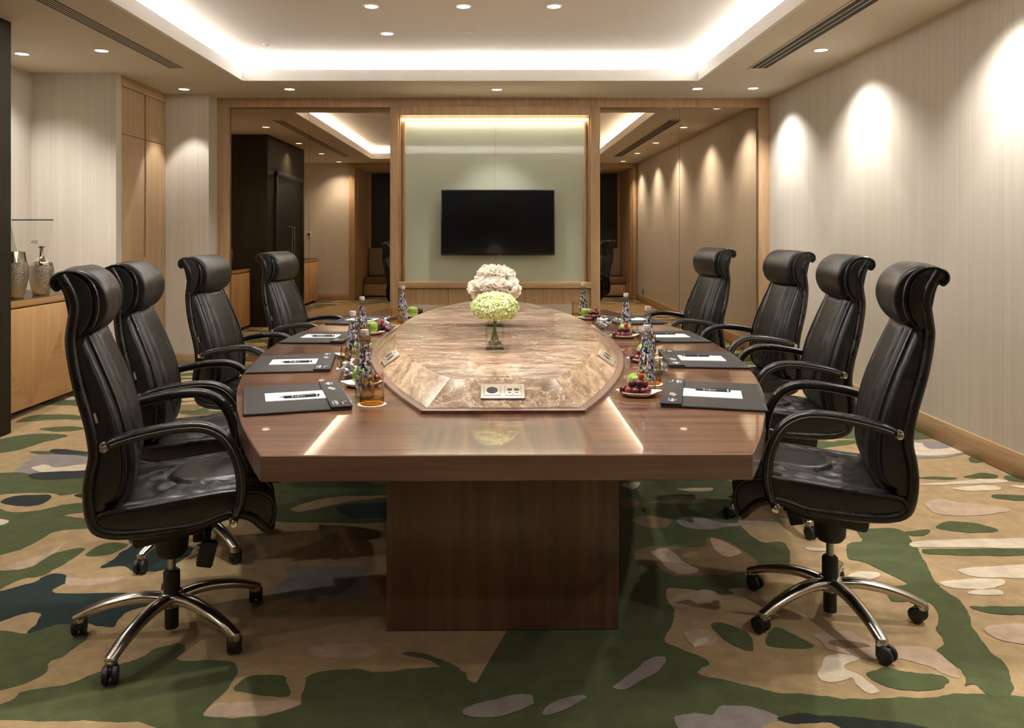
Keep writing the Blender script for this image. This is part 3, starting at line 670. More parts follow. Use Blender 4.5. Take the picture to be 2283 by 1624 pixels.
def sensor(x, y, label, r):
    t = thing('ceiling_sensor', label, 'sensor', (x, y, CZ))
    m = MB(); m.lathe([(r, 0), (r, -.008), (r*.8, -.014), (r*.3, -.016)], 24); m.build('housing', 'white_and_lit_coffer', t)
    m = MB(); m.lathe([(r*.3, -.016), (r*.25, -.028), (.002, -.032)], 16); m.build('tip', 'white_and_lit_coffer', t)
sensor(-.232, 6.635, 'white round ceiling sensor with a small tip, beside a lit downlight', .045)
sensor(-2.0, 6.995, 'small pale sprinkler head in the bright corner of the raised ceiling', .032)

def area(name, loc, rot, sx, sy, p, col):
    l = bpy.data.lights.new(name, 'AREA'); l.shape = 'RECTANGLE'; l.size = sx; l.size_y = sy; l.energy = p; l.color = col
    o = bpy.data.objects.new(name, l); C.objects.link(o); o.location = loc; o.rotation_euler = rot; return o
cw = (.99, .985, 1); zc = 2.882; off = .13
lx = CX1-CX0+.3; ly = CY1-CY0+.3; cx = (CX0+CX1)/2; cy = (CY0+CY1)/2
# led strips lying on the cove ledge, facing up
area('cove_strip_far', (cx+lx*.25, CY1+off, zc), (R(180-58), 0, 0), lx*.5, .03, P_COVE*lx*.5*1.5, cw)
area('cove_strip_far', (cx-lx*.25, CY1+off, zc-.022), (R(180-40), 0, 0), lx*.5, .03, P_COVE*lx*.5*1.5, cw)
area('cove_strip_near', (cx, CY0-off, zc), (R(180+58), 0, 0), lx, .03, P_COVE*lx*1.3, cw)
area('cove_strip_left', (CX0-off, cy, zc-.03), (0, R(180-40), 0), .03, ly, P_COVE*ly, cw)
area('cove_strip_right', (CX1+off, cy, zc), (0, R(180+58), 0), .03, ly, P_COVE*ly*1.7, cw)
area('surround_strip', (0, 8.40+YG-.02, 2.56), (R(-12), 0, 0), 1.9, .012, P_LED*.3, (1, .86, .66))

# ------------------------------------------------------------------ credenzas, bench, small wall fittings
def credenza(loc, rz, L, label, nd=3):
    t = thing('credenza', label, 'cabinet', loc, rz, 'maple credenzas against the side wall')
    D = .60   # front faces +X at local x=0, runs along +Y
    bx('carcass', 'maple', t, -D, -.02, 0, L, .045, .80)
    bx('top', 'maple_b', t, -D, .0, 0, L, .806, .852, bev=.002)
    bx('glass_top', 'clear2', t, -D, .002, -.001, L, .853, .860)
    bx('shadow_gap', 'hole', t, -D+.02, -.012, .004, L-.004, .798, .806)
    w = L/nd
    for k in range(nd):
        a, b = k*w+.002, (k+1)*w-.002
        m = MB()   # door in two book matched veneers: a lighter wedge rising to one corner
        m.box(-.02, 0, a, b, .045, .796, bev=.0015)
        m.m = 1; s = k % 2
        y0, y1 = (a+.003, b-.003)
        tri = ((y0, .05), (y1, .05), ((y0+.12*w) if not s else (y1-.12*w), .58))
        i = m.verts([(.0004, q[0], q[1]) for q in tri]); m.face(i)
        m.build('door', ['maple', 'maple_b'], t)
    for yy in (.1, L-.1):
        for xx in (-.08, -D+.08):
            m = MB(); m.lathe([(.02, 0), (.022, .045)], 12, Matrix.Translation((xx, yy, 0))); m.build('foot', 'blackp', t)
    return t
credenza((-3.50, 5.52, 0), 0, 1.46, 'pale maple credenza with glass top standing under the silver vases')
credenza((-3.52, 1.02, 0), 0, 1.45, 'pale maple credenza near the thermostat, seen in the mirror')
def silver_vase(loc, prof_body, prof_top, label, knob):
    t = thing('silver_vase', label, 'vase', loc)
    m = MB(); m.lathe(prof_body, 40, None, True, False); m.build('body', 'hammer', t)
    m = MB(); m.lathe(prof_top, 40, None, False, False); m.build('collar', 'silver', t)
    if knob: m = MB(); m.lathe(knob, 24); m.build('stopper', 'silver', t)
    return t
body = [(.055, 0), (.06, .004), (.075, .06), (.09, .13), (.094, .19), (.090, .225), (.087, .235)]
silver_vase((-3.645, 6.40, .860), body, [(.087, .235), (.088, .24), (.080, .270), (.068, .278), (.04, .292), (.022, .315), (.018, .33)],
            'hammered silver jar with a tall knobbed stopper on the credenza', [(.018, .33), (.015, .365), (.017, .372), (.026, .378), (.026, .388), (.012, .396), (.002, .397)])
body2 = [(.06, 0), (.066, .005), (.085, .08), (.1, .16), (.1, .22), (.092, .27)]
silver_vase((-3.665, 6.07, .860), body2, [(.092, .27), (.088, .30), (.080, .352), (.074, .356), (.05, .348), (.03, .35), (.001, .352)],
            'hammered silver jar with a flat polished lid beside the stoppered one', None)
g = thing('acrylic_panel', 'clear leaning acrylic panel with black top edge behind the silver vases', 'panel', (-3.60, 6.74, .861))
m = MB(); M = Matrix.Rotation(R(0), 4, 'X')
i = m.rings([[Vector((-.50, 0, 0)), Vector((-.25, 0, 0)), Vector((-.25, .006, 0)), Vector((-.50, .006, 0))], [Vector((-.50, .02, .60)), Vector((-.15, .02, .60)), Vector((-.15, .026, .60)), Vector((-.50, .026, .60))]])
m.build('sheet', 'clear', g); bx('top_edge', 'blackp', g, -.5, -.15, .018, .028, .60, .610)
m = MB()
for k in range(5): m.box(-.33+k*.012, -.323+k*.012, .0085, .0105, .40+.006*(k % 2), .43)
m.build('mark', 'steel', g)

bn = thing('window_bench', 'long brown upholstered bench built under the dark window blind', 'bench', (0, -.30, 0))
m = MB()
for k in range(4): m.box(-2.78+k*1.39, -2.78+(k+1)*1.39-.006, -.48, .28, .03, .27, bev=.003)
m.build('base', 'oak_x', bn)
for k in range(4):
    a = -2.78+k*1.39
    bx('seat_cushion', 'cushion', bn, a+.004, a+1.383, -.46, .30, .275, .41, bev=.02)
    bx('back_cushion', 'cushion2', bn, a+.004, a+1.383, -.47, -.30, .42, 1.03, bev=.025)

th = thing('thermostat', 'small white wall thermostat with dark display on the back wall', 'thermostat', (-3.78, YB, 1.33))
bx('case', 'white_and_lit_coffer', th, -.045, .045, 0, .012, -.06, .06, bev=.003); bx('display', 'hole', th, -.026, .026, .012, .0135, -.03, .035)
ws = thing('wall_socket', 'dark wall socket just above the baseboard on the plain wall', 'socket', (XR, 1.33, .2))
bx('socket_plate', 'steel', ws, -.008, 0, -.04, .04, -.06, .06, bev=.002); bx('recess', 'hole', ws, -.0095, -.008, -.022, .022, -.035, .035)

# ------------------------------------------------------------------ conference table
TR = thing('conference_table', 'long polished walnut conference table with a raised brown marble island', 'table', (.005, 4.45, 0), .013)
RA = 5.22; HL = 2.29; WM = 1.197
def half_w(t, R_=RA, w=WM): return w-(R_-math.sqrt(R_*R_-t*t))
def outline(hl, R_, w, n=48):
    ys = [-hl+2*hl*k/n for k in range(n+1)]
    return [(half_w(y, R_, w), y) for y in ys]+[(-half_w(y, R_, w), y) for y in reversed(ys)]
ol = outline(HL, RA, WM)
m = MB(); n = len(ol)
m.m = 2
rs = []
for dz, ins in ((.678, .003), (.681, 0), (.747, 0), (.75, .003)):
    rs.append([Vector((x*(1-ins/WM), y*(1-ins/HL), dz)) for x, y in ol])
ids = m.rings(rs, True, True, False)
top = ids[-1]
half = n//2
SX = .26
ys = [-HL+2*HL*k/48 for k in range(49)]
e0 = m.verts([(SX, -HL+.003, .75), (SX, HL-.003, .75), (-SX, HL-.003, .75), (-SX, -HL+.003, .75)])
m.m = 0; m.face([e0[0]]+top[:half]+[e0[1]]); m.face([e0[2]]+top[half:]+[e0[3]])
m.m = 1; m.face(e0)
m.build('tabletop', ['wal_x', 'wal_y', 'wal_e'], TR, 20)
def pedestal(y0, y1):
    m = MB(); m.box(-.396, .396, y0, y1, 0, .678, bev=.002); return m.build('pedestal', 'wal_b', TR)
pedestal(-1.74, -.75); pedestal(.75, 1.74)
# marble island
IB_L, IB_R, IB_W = 1.775, 4.5, .620
IT_L, IT_R, IT_W = 1.62, 3.95, .535
ZB, ZT = .764, .832
def ring_at(hl, R_, w, z, n=32): return [Vector((x, y, z)) for x, y in outline(hl, R_, w, n)]
m = MB(); rr = [ring_at(IB_L+.03, IB_R, IB_W+.03, .75), ring_at(IB_L+.03, IB_R, IB_W+.03, .762), ring_at(IB_L+.027, IB_R, IB_W+.027, ZB), ring_at(IB_L-.01, IB_R, IB_W-.01, ZB)]
m.rings(rr, True, False, True); m.build('island_trim', 'wal_b', TR, 20)
b = ring_at(IB_L, IB_R, IB_W, ZB+.001); t_ = ring_at(IT_L, IT_R, IT_W, ZT)
m1 = MB(); m2 = MB(); hn = len(b)//2
def quadstrip(mm, a, c, idx):
    for k0, k1 in idx: mm.face(mm.verts([a[k0], a[k1], c[k1], c[k0]]))
m4 = MB(); quadstrip(m1, b, t_, [(k, k+1) for k in range(hn-1)]); quadstrip(m4, b, t_, [(k, k+1) for k in range(hn, 2*hn-1)])
m3 = MB(); quadstrip(m2, b, t_, [(hn-1, hn)]); quadstrip(m3, b, t_, [(2*hn-1, 0)])
def weld(o):
    bm = bmesh.new(); bm.from_mesh(o.data); bmesh.ops.remove_doubles(bm, verts=bm.verts, dist=1e-5); bmesh.ops.recalc_face_normals(bm, faces=bm.faces); bm.to_mesh(o.data); bm.free(); o.data.set_sharp_from_angle(angle=R(40))
for mm, nm, mt in ((m1, 'island_side', 'marble_s'), (m4, 'island_side', 'marble_s'), (m2, 'island_end', 'marble_f'), (m3, 'island_end', 'marble_f')): weld(mm.build(nm, mt, TR))
m = MB(); m.rings([t_, ring_at(IT_L-.004, IT_R, IT_W-.004, ZT+.002)], True, False, True); m.build('island_top', 'marble', TR, 12)
def socket(pos, normal, xdir, kind):
    """double socket plate: local x along plate, z out"""
    zz = Vector(normal).normalized(); xx = Vector(xdir); xx = (xx-zz*xx.dot(zz)).normalized(); yy = zz.cross(xx)
    M = Matrix((xx, yy, zz)).transposed().to_4x4(); M.translation = Vector(pos)
    m = MB(); m.box(-.076, .076, -.041, .041, 0, .009, bev=.003)
    p = m.build('power_socket', 'plate', TR); p.matrix_local = M
    for cx_ in (-.036, .036):
        bx('socket_frame', 'hole', p, cx_-.0285, cx_+.0285, -.0285, .0285, .009, .0094)
    m = MB(); m.box(-.036-.0275, -.036+.0275, -.0275, .0275, .0092, .0112, bev=.0008); m.build('socket_insert', 'plate', p)
    m = MB(); m.box(.036-.0275, .036+.0275, -.0275, .0275, .0092, .0112, bev=.0008); m.build('data_insert', 'plate', p)
    m = MB(); m.lathe([(.0195, .0112), (.0195, .0115)], 28, Matrix.Translation((-.036, 0, 0))); m.build('socket_well', 'slot', p)
    m = MB()
    for a in (-.009, .009): m.lathe([(.0025, .0115), (.0025, .0118)], 10, Matrix.Translation((-.036+a, -.010, 0)))
    m.box(-.038, -.034, .004, .017, .0115, .0118); m.build('pin_hole', 'hole', p)
    m = MB()
    if kind == 0:
        for a in (-.012, .012): m.box(.036+a-.0085, .036+a+.0085, -.002, .010, .0112, .0116); m.box(.036+a-.005, .036+a+.005, -.016, -.011, .0112, .0116)
        m.lathe([(.0026, .0112), (.0026, .0116)], 10, Matrix.Translation((.036, -.021, 0)))
    else:
        m.lathe([(.0195, .0112), (.0195, .0115)], 28, Matrix.Translation((.036, 0, 0)))
    m.build('data_port', 'slot', p)
def slope_pt(y, side):
    xb = half_w(y, IB_R, IB_W); xt = half_w(y*IT_L/IB_L, IT_R, IT_W)
    a = Vector((side*xb, y, ZB)); c = Vector((side*xt, y*IT_L/IB_L, ZT)); 
    e = 1e-3; tg = Vector((side*(half_w(y+e, IB_R, IB_W)-xb), e, 0)).normalized()
    nrm = tg.cross(c-a).normalized(); nrm = nrm if nrm.z > 0 else -nrm
    return (a+c)/2+nrm*.0, nrm, tg
e_n = Vector((0, -(ZT-ZB), (IB_L-IT_L))).normalized()
socket(((0, -(IB_L+IT_L)/2, (ZB+ZT)/2+.001)), e_n, (1, 0, 0), 0)
for yy in (-.97, .05):
    for s_ in (-1, 1):
        p_, n_, t__ = slope_pt(yy, s_); socket(p_+n_*.001, n_, t__*(-s_), 1)

# ------------------------------------------------------------------ chairs (local: +X is where the sitter faces)
def fz(z):   # half-width factor with height
    pts = [(.0, 1), (.70, 1), (.80, .98), (.92, .92), (1.02, .865), (1.07, .86), (1.15, .875), (1.3, .875)]
    for (a, fa), (b, fb) in zip(pts, pts[1:]):
        if a <= z <= b: return fa+(fb-fa)*(z-a)/(b-a)
    return 1
def cushion(mb, ctrl, W, N=120, rr=.03, disp=None, K=44, taper=True):
    out = resample(crom([(p[0], p[1], 0) for p in ctrl], 10, True), N, True)
    area_ = sum(out[i-1].x*out[i].y-out[i].x*out[i-1].y for i in range(N))
    if area_ < 0: out.reverse()
    nm = []
    for i in range(N):
        t = out[(i+1) % N]-out[i-1]; nm.append(Vector((t.y, -t.x, 0)).normalized())
    ts = [-1+2*k/K for k in range(K+1)]
    ex = [1-.004, 1-.015, 1-.035, 1-.06]
    ts = sorted(set([t for t in ts if abs(t) < .93]+[s*e for e in ex for s in (-1, 1)]+[-1, 1]))
    rings = []
    for t in ts:
        av = abs(t)*W; ins = 0
        if av > W-rr: a = (av-(W-rr))/rr; ins = rr*(1-math.sqrt(max(0, 1-a*a)))
        ring = []
        for p, q in zip(out, nm):
            f = fz(p.y) if taper else 1
            d = -ins*.55+(disp(p, q, t*W) if disp else 0)
            pp = p+q*d
            ring.append(Vector((pp.x, t*W*f-(math.copysign(0, t)), pp.y)))
        rings.append(ring)
    mb.rings(rings)
    return out, nm
def piping(mb, out, nm, v, r=.0045, off=0, sel=None):
    pts = [Vector((p.x+q.x*off, v*fz(p.y), p.y+q.y*off)) for p, q in zip(out, nm) if sel is None or sel(p, q)]
    mb.tube(pts+[pts[0]] if sel is None else pts, r, 6)
def usdf(a, v, a0, w, open_dir=1):
    """distance to a U shaped seam: straight arms where a beyond a0, round end before it"""
    if (a-a0)*open_dir > 0: return abs(v)-w
    return math.hypot(v, (a-a0))-w
def gro(d, w, depth): return -depth*math.exp(-(d/w)**2)
def wr(d, ang, seed, amp, k=15, reach=.06):
    if d < 0 or d > .16: return 0
    return amp*math.exp(-d/reach)*(math.sin(ang*k+seed+3*math.sin(d*40+seed))+.6*math.sin(ang*k*1.7+2*seed))*min(1, d/.012)

HEAD = [(-.262, 1.045), (-.240, 1.044), (-.218, 1.068), (-.204, 1.105), (-.200, 1.145), (-.209, 1.190), (-.229, 1.222), (-.260, 1.241), (-.298, 1.243), (-.326, 1.228), (-.331, 1.203), (-.316, 1.184), (-.301, 1.190), (-.292, 1.17), (-.284, 1.13), (-.276, 1.08)]
BACK = [(-.262, 1.043), (-.230, 1.048), (-.215, 1.02), (-.190, .96), (-.158, .88), (-.129, .79), (-.112, .70), (-.108, .62), (-.120, .555), (-.150, .520), (-.190, .505), (-.215, .515), (-.222, .56), (-.212, .63), (-.204, .68), (-.214, .77), (-.240, .87), (-.262, .96), (-.272, 1.01)]
SEAT = [(-.205, .470), (-.15, .447), (-.03, .436), (.09, .440), (.19, .462), (.25, .448), (.285, .408), (.300, .402), (.316, .425), (.322, .465), (.308, .505), (.265, .530), (.18, .538), (.06, .530), (-.06, .520), (-.15, .515), (-.20, .505)]
SHELL = [(-.318, 1.222), (-.306, 1.200), (-.292, 1.172), (-.283, 1.135), (-.289, 1.08), (-.294, 1.03), (-.285, .96), (-.268, .88), (-.240, .78), (-.226, .69), (-.236, .63), (-.242, .57), (-.236, .50), (-.215, .450), (-.160, .425), (-.08, .418), (.0, .419), (.09, .423), (.18, .446), (.235, .435), (.272, .400), (.290, .386)]
def make_chair():
    root = thing('executive_chair', 'x', 'chair', (0, 0, 0), 0, 'black leather chairs around the table')
    # shell
    m = MB(); sp = resample(crom([(p[0], 0, p[1]) for p in SHELL], 8), 70); Ws = .250; th_ = .034
    rs = []
    for i, p in enumerate(sp):
        t = (sp[min(i+1, 69)]-sp[max(i-1, 0)]).normalized(); nrm = Vector((-t.z, 0, t.x))  # towards sitter
        nrm = nrm if True else nrm
        w = Ws*fz(p.z); r = th_/2; ring = []
        for s_ in (-1, 1):
            for k in range(9):
                a = -PI/2+PI*k/8
                ring.append(p+nrm*(r+s_*r*math.sin(a)*1.0)*1.0+Vector((0, s_*(w-r+r*math.cos(a)), 0)))
        rs.append(ring)
    m.rings(rs); m.build('shell', 'leather_m', root)
    # headrest
    m = MB()
    def dh(p, q, v):
        d = 0
        if q.x > -.3: d += .0*(1-(v/.235)**4)*max(0, q.x+.2)*min(1, max(0, (1.246-p.y)/.05))*min(1, max(0, (p.y-1.048)/.05)) + .007*(1-(v/.235)**2)*max(0, q.y)
        d -= .010*max(0, q.x)*(1 if abs(v) > .2 else .5)
        return d
    o1, n1 = cushion(m, HEAD, .240, 110, .022, dh, 40); m.build('headrest', 'leather', root)
    for s_ in (-1, 1): m = MB(); piping(m, o1, n1, s_*.236, .0065, -.004); m.build('headrest_piping', 'leather_m', root)
    # padded front roll of the headrest
    ROLL = [(-.228, 1.052), (-.205, 1.058), (-.184, 1.085), (-.172, 1.120), (-.172, 1.155), (-.184, 1.192), (-.208, 1.224), (-.245, 1.246), (-.275, 1.249), (-.268, 1.225), (-.235, 1.19), (-.222, 1.14), (-.225, 1.09)]
    m = MB()
    o4, n4 = cushion(m, ROLL, .222, 80, .020, lambda p, q, v: .012*(1-(v/.21)**2)*max(0, q.x), 36); m.build('headrest_roll', 'leather', root)
    # back cushion
    m = MB()
    def db(p, q, v):
        if q.x < .25: return 0
        f = fz(p.y); vv = v*f; d = .012*(1-(v/.235)**2)
        u = usdf(p.y, vv, .745, .112, 1)
        if p.y < 1.03: d += gro(u, .007, .009)+(.005 if u < 0 else 0)
        e = abs(v)-.188   # front panel stands proud of the side gussets
        d += -.020*min(1, max(0, e/.008)) + (.004*math.exp(-((e+.012)/.010)**2))
        if abs(vv) < .155: d += wr(u, math.atan2(vv, p.y-.745), 1.3, .0035, 11, .05)
        return d
    o2, n2 = cushion(m, BACK, .236, 150, .024, db, 64); m.build('back_cushion', 'leather', root)
    for s_ in (-1, 1):
        m = MB(); piping(m, o2, n2, s_*.232, .006, -.004, lambda p, q: q.x > .1 and p.y > .53); m.build('back_piping', 'leather_m', root)
    # seat
    m = MB()
    def ds(p, q, v):
        if q.y < .1 and q.x < .5: return 0
        d = .014*(1-(v/.24)**2)*max(0, q.y)
        u = usdf(p.x, v, .115, .125, 1)
        d += gro(u, .008, .011)+(.006 if u < 0 else 0)
        d += wr(u, math.atan2(v, p.x-.115), .4, .004, 10, .09)
        d += gro(abs(v)-.205, .007, .008)
        return d
    o3, n3 = cushion(m, SEAT, .243, 150, .026, ds, 64, False); m.build('seat', 'leather', root)
    for s_ in (-1, 1): m = MB(); piping(m, o3, n3, s_*.240, .0065, -.004); m.build('seat_piping', 'leather_m', root)
    # arms
    path = crom([(-.172, 0, .722), (-.135, 0, .736), (-.06, 0, .752), (.03, 0, .762), (.10, 0, .757), (.152, 0, .730), (.186, 0, .684), (.208, 0, .62), (.214, 0, .555), (.207, 0, .50), (.193, 0, .458)], 6)
    nP = len(path); sec = [(math.copysign(abs(math.cos(a))**.6, math.cos(a))*.017, math.copysign(abs(math.sin(a))**.6, math.sin(a))*.025) for a in [2*PI*k/16 for k in range(16)]]
    for s_ in (-1, 1):
        m = MB(); sc_ = [min(1, .62+.5*min(i, nP-1-i)/8) for i in range(nP)]
        # the tube frame uses up = y so that section y runs across
        P2 = [p+Vector((0, s_*.276, 0)) for p in path]
        m.tube(P2, sc_, 16, [(b, a) for a, b in sec], up=(0, 1, 0))
        a_ = m.build('armrest', 'leather_m', root)
        m = MB(); m.tube([p+Vector((0, s_*.0245, .0)) for p in P2[3:-3]], .0022, 6); m.build('stitching', 'thread', a_)
        for px, pz in ((-.176, .719), (.190, .452)):
            m = MB(); M = Matrix.Translation((px, 0, pz)) @ Matrix.Rotation(R(-90*s_), 4, 'X')
            m.lathe([(.010, .235), (.010, .262), (.0155, .263), (.0155, .268), (.0122, .27), (.0122, .300), (.010, .304), (.004, .305)], 20, M)
            m.build('arm_bolt', 'chrome', a_)
    # mechanism under the seat
    m = MB(); M = Matrix.Rotation(R(-8), 4, 'Y')
    m.box(-.07, .19, -.075, .075, .335, .415, bev=.018, M=M)
    m.lathe([(.040, .268), (.052, .285), (.056, .34)], 20)
    m.build('tilt_mechanism', 'blackp', root)
    m = MB(); M = Matrix.Translation((.11, -.13, .30)) @ Matrix.Rotation(R(14), 4, 'Y')
    m.tube([(.12, -.06, .385), (.115, -.11, .375), (.112, -.13, .35)], .012, 8)
    m.box(-.026, .026, -.018, .018, -.035, .05, bev=.008, M=M)
    m.build('tension_lever', 'blackp', root)
    m = MB(); m.lathe([(.013, .20), (.013, .30)], 20); m.build('gas_lift', 'steel', root)
    m = MB(); m.lathe([(.024, .118), (.027, .125), (.027, .205), (.022, .212), (.013, .213)], 24); m.lathe([(.022, .016), (.0225, .02), (.0225, .12)], 20); m.build('lift_sleeve', 'blackp', root)
    # tag
    m = MB(); m.box(-.006, .006, -.002, .002, -.018, .018, bev=.001); tg = m.build('fabric_tag', 'blackp', root)
    tg.location = (-.205, -.236, .80); tg.rotation_euler = (0, R(-14), R(0))
    m = MB()
    for k in range(8): m.box(-.003, .0035, -.0026, -.002, -.015+k*.0038, -.0128+k*.0038)
    m.build('tag_lettering', 'ink', tg)
    # base
    m = MB(); RC = .302
    m.lathe([(.040, .095), (.044, .105), (.044, .128), (.036, .138), (.028, .140)], 30)
    for k in range(5):
        a = 2*PI*k/5; c_, s_ = math.cos(a), math.sin(a)
        pr = crom([(.030, .118), (.10, .122), (.18, .110), (.25, .090), (RC-.006, .070), (RC+.014, .061)], 5)
        pts = [(p.x*c_, p.x*s_, p.y) for p in pr]; q = len(pts)
        rad = [1-.32*i/(q-1) if i < q-2 else .62-(i-(q-2))*.18 for i in range(q)]
        sec2 = [(math.copysign(abs(math.cos(b))**.75, math.cos(b))*.019, math.sin(b)*.026) for b in [2*PI*j/14 for j in range(14)]]
        m.tube(pts, rad, 14, sec2, up=(0, 0, 1))
        m.lathe([(.0165, .046), (.0185, .052), (.0185, .066), (.012, .076)], 16, Matrix.Translation((RC*c_, RC*s_, 0)))
    base = m.build('star_base', 'alu', root)
    for k in range(5):
        a = 2*PI*k/5; M = Matrix.Translation((RC*math.cos(a), RC*math.sin(a), 0))
        w = MB(); rot = Matrix.Rotation(a+1.1+k*1.9, 4, 'Z')
        for s_ in (-1, 1):
            w.lathe([(.010, .0), (.022, .0), (.0265, .003), (.0265, .014), (.022, .018), (.008, .019)], 22, rot @ Matrix.Translation((.016, s_*.005, .0268)) @ Matrix.Rotation(R(-90*s_), 4, 'X'))
        w.lathe([(.006, .02), (.018, .03), (.0175, .05)], 14); w.box(-.014, .03, -.006, .006, .022, .048, bev=.004, M=rot)
        o = w.build('caster', 'blackp', base); o.matrix_local = M
    return root
side_l, side_r = 'on the silver vase side', 'on the plain wall side'
ordn = ['fourth place from the television', 'third place from the television', 'second place from the television', 'first place from the television']
CH = [(-1.095, 2.70, 20, 42, side_l, 0, -.008), (-1.288, 3.46, 12, 30, side_l, 1, -.02), (-1.395, 4.55, -1, 20, side_l, 2, -.025), (-1.29, 5.65, -7, 10, side_l, 3, -.03),
      (1.185, 2.815, 162, 61, side_r, 0, 0), (1.415, 3.84, 172, 50, side_r, 1, 0), (1.50, 4.76, 182, 20, side_r, 2, 0), (1.305, 5.64, 187, 35, side_r, 3, 0)]
proto = make_chair()
chairs = [proto]+[copy_tree(proto) for _ in CH[1:]]
for o, (x, y, a, b, sd, k, dz) in zip(chairs, CH):
    o.location = (x, y, 0); o.rotation_euler.z = R(a)
    o['label'] = f'black leather swivel chair {sd}, {ordn[k]}'
    for ch in o.children:
        if ch.name.startswith('star_base'): ch.rotation_euler.z = R(b-a)
        elif not ch.name.startswith('lift_sleeve'): ch.location.z += dz   # seat height set by the gas lift

# ------------------------------------------------------------------ place settings
TZ = .751
def make_pad():
    t = thing('desk_pad', 'x', 'desk pad', (0, 0, TZ), 0, 'charcoal desk pads on the table')
    # local: +X points to the table centre, y runs along the table edge
    bx('pad_base', 'pad', t, -.178, .176, -.24, .24, 0, .008, bev=.003)
    bx('flap', 'pad', t, .105, .178, -.241, .241, .0085, .015, bev=.003)
    m = MB()
    for s_ in (-1, 1): m.box(-.17, .10, s_*.232-.0005, s_*.232+.0005, .008, .0084)
    m.box(-.1705, -.1695, -.232, .232, .008, .0084); m.build('stitching', 'thread', t)
    m = MB(); r2 = random.Random(3); z0, z1 = .015, .0154
    def st(x, y, dx, dy): m.box(x-dx/2, x+dx/2, y-dy/2, y+dy/2, z0, z1)
    # block emblem, script name and small caption, read across the flap
    st(.137, .196, .010, .022); st(.148, .196, .012, .006); st(.137, .170, .010, .014); st(.150, .172, .004, .016); st(.126, .184, .003, .020)
    for k, (dx, w) in enumerate(((.010, .012), (.022, .008), (.028, .010), (.018, .008), (.016, .006))): st(.140+(k-2)*.002, .108-k*.013, dx, w*.55)
    for k in range(7): st(.128+.002*(k % 3), -.150-k*.010, .006+.008*r2.random(), .0045)
    st(.118, -.18, .0025, .055); st(.150, -.19, .0025, .040); st(.160, -.165, .012, .003)
    m.build('lettering', 'ink', t)
    return t
def make_note():
    t = thing('note_paper', 'x', 'note pad', (0, 0, TZ+.008), 0, 'white ruled note sheets')
    bx('sheet', 'paper_w', t, -.105, .1045, -.072, .072, .0001, .0028)
    m = MB()
    for k in range(20): m.box(-.075+k*.0085, -.0745+k*.0085, -.068, .068, .0028, .0030)
    m.build('ruling', 'rule', t)
    m = MB()
    for yy in (-.045, .045):
        for k in range(4): m.box(-.098, -.092+.002*(k % 2), yy-.012+k*.006, yy-.009+k*.006, .0028, .0031)
    m.build('heading', 'rule', t)
    return t
def make_pen():
    t = thing('pen', 'x', 'pen', (0, 0, TZ+.0163), 0, 'black stylus pens')
    M = Matrix.Rotation(R(90), 4, 'Y')
    m = MB(); m.lathe([(.0035, -.052), (.0046, -.046), (.0050, .0), (.0050, .052), (.0047, .066)], 16, M); m.build('barrel', 'blackp', t)
    m = MB(); m.lathe([(.0007, -.070), (.0012, -.066), (.0034, -.053)], 14, M); m.build('tip', 'chrome', t)
    m = MB(); m.lathe([(.0053, -.001), (.0053, .0015)], 16, M); m.lathe([(.005, .062), (.0052, .068)], 16, M); m.build('ring', 'chrome', t)
    m = MB(); m.ell((.0715, 0, 0), (.0042, .0046, .0046)); m.build('stylus_tip', 'blackp', t)
    m = MB(); m.box(.015, .058, -.0013, .0013, .0062, .0074, bev=.0004); m.box(.054, .058, -.0013, .0013, .004, .0072); m.build('clip', 'blackp', t)
    m = MB(); m.ell((-.020, -.0049, .001), (.003, .0006, .003), 10, 6)
    for k in range(6): m.box(-.012+k*.006, -.0082+k*.006, -.0053, -.0048, -.0014, .0016)
    m.build('lettering', 'ink', t)
    return t
def make_bottle():
    t = thing('water_bottle', 'x', 'bottle', (0, 0, TZ), 0, 'patterned water bottles')
    prof = [(.002, .004), (.030, .002), (.0345, .006), (.0345, .03), (.0335, .06), (.0300, .10), (.0250, .135), (.0195, .165), (.0168, .19), (.0153, .21), (.0150, .222)]
    pc = crom([(a, b, 0) for a, b in prof], 4)
    m = MB(); m.lathe([(p.x, p.y) for p in pc], 32, None, True, False)
    m.lathe([(.0155, .218), (.0165, .220), (.0165, .226), (.0145, .228)], 24, None, False, False); m.build('glass_body', 'bottle', t)
    m = MB(); prof = [(.0142, .228), (.0146, .230), (.0146, .245), (.0138, .248), (.010, .2485)]; m.lathe(prof, 28)
    for zz in (.232, .236): m.lathe([(.0149, zz), (.0152, zz+.001), (.0149, zz+.002)], 28, None, False, False)
    m.build('screw_cap', 'cap', t)
    return t
def make_glass():
    t = thing('amber_tumbler', 'x', 'glass', (0, 0, TZ+.002), 0, 'amber tumblers')
    m = MB(); m.lathe([(.0425, .012), (.0430, .018), (.0420, .06), (.0400, .104), (.0392, .1045), (.0388, .104), (.0408, .06), (.0415, .022)], 40, None, False, False); m.build('bowl', 'amber', t)
    m = MB(); m.lathe([(.040, 0), (.0422, .003), (.0425, .012), (.0415, .0215), (.034, .0185), (.015, .0165), (.001, .0165)], 40, None, True, True); m.build('thick_base', 'amber_base', t)
    return t
def make_coaster():
    m = MB()
    k = 40; pts = [((.050+.0012*math.cos(20*2*PI*i/(k*2)))*math.cos(2*PI*i/(k*2)), (.050+.0012*math.cos(20*2*PI*i/(k*2)))*math.sin(2*PI*i/(k*2))) for i in range(k*2)]
    m.prism(pts, 0, .0018); o = m.build('paper_coaster', 'paper_w'); o.location.z = TZ
    return tag(o, 'x', 'coaster', 'white paper coasters')
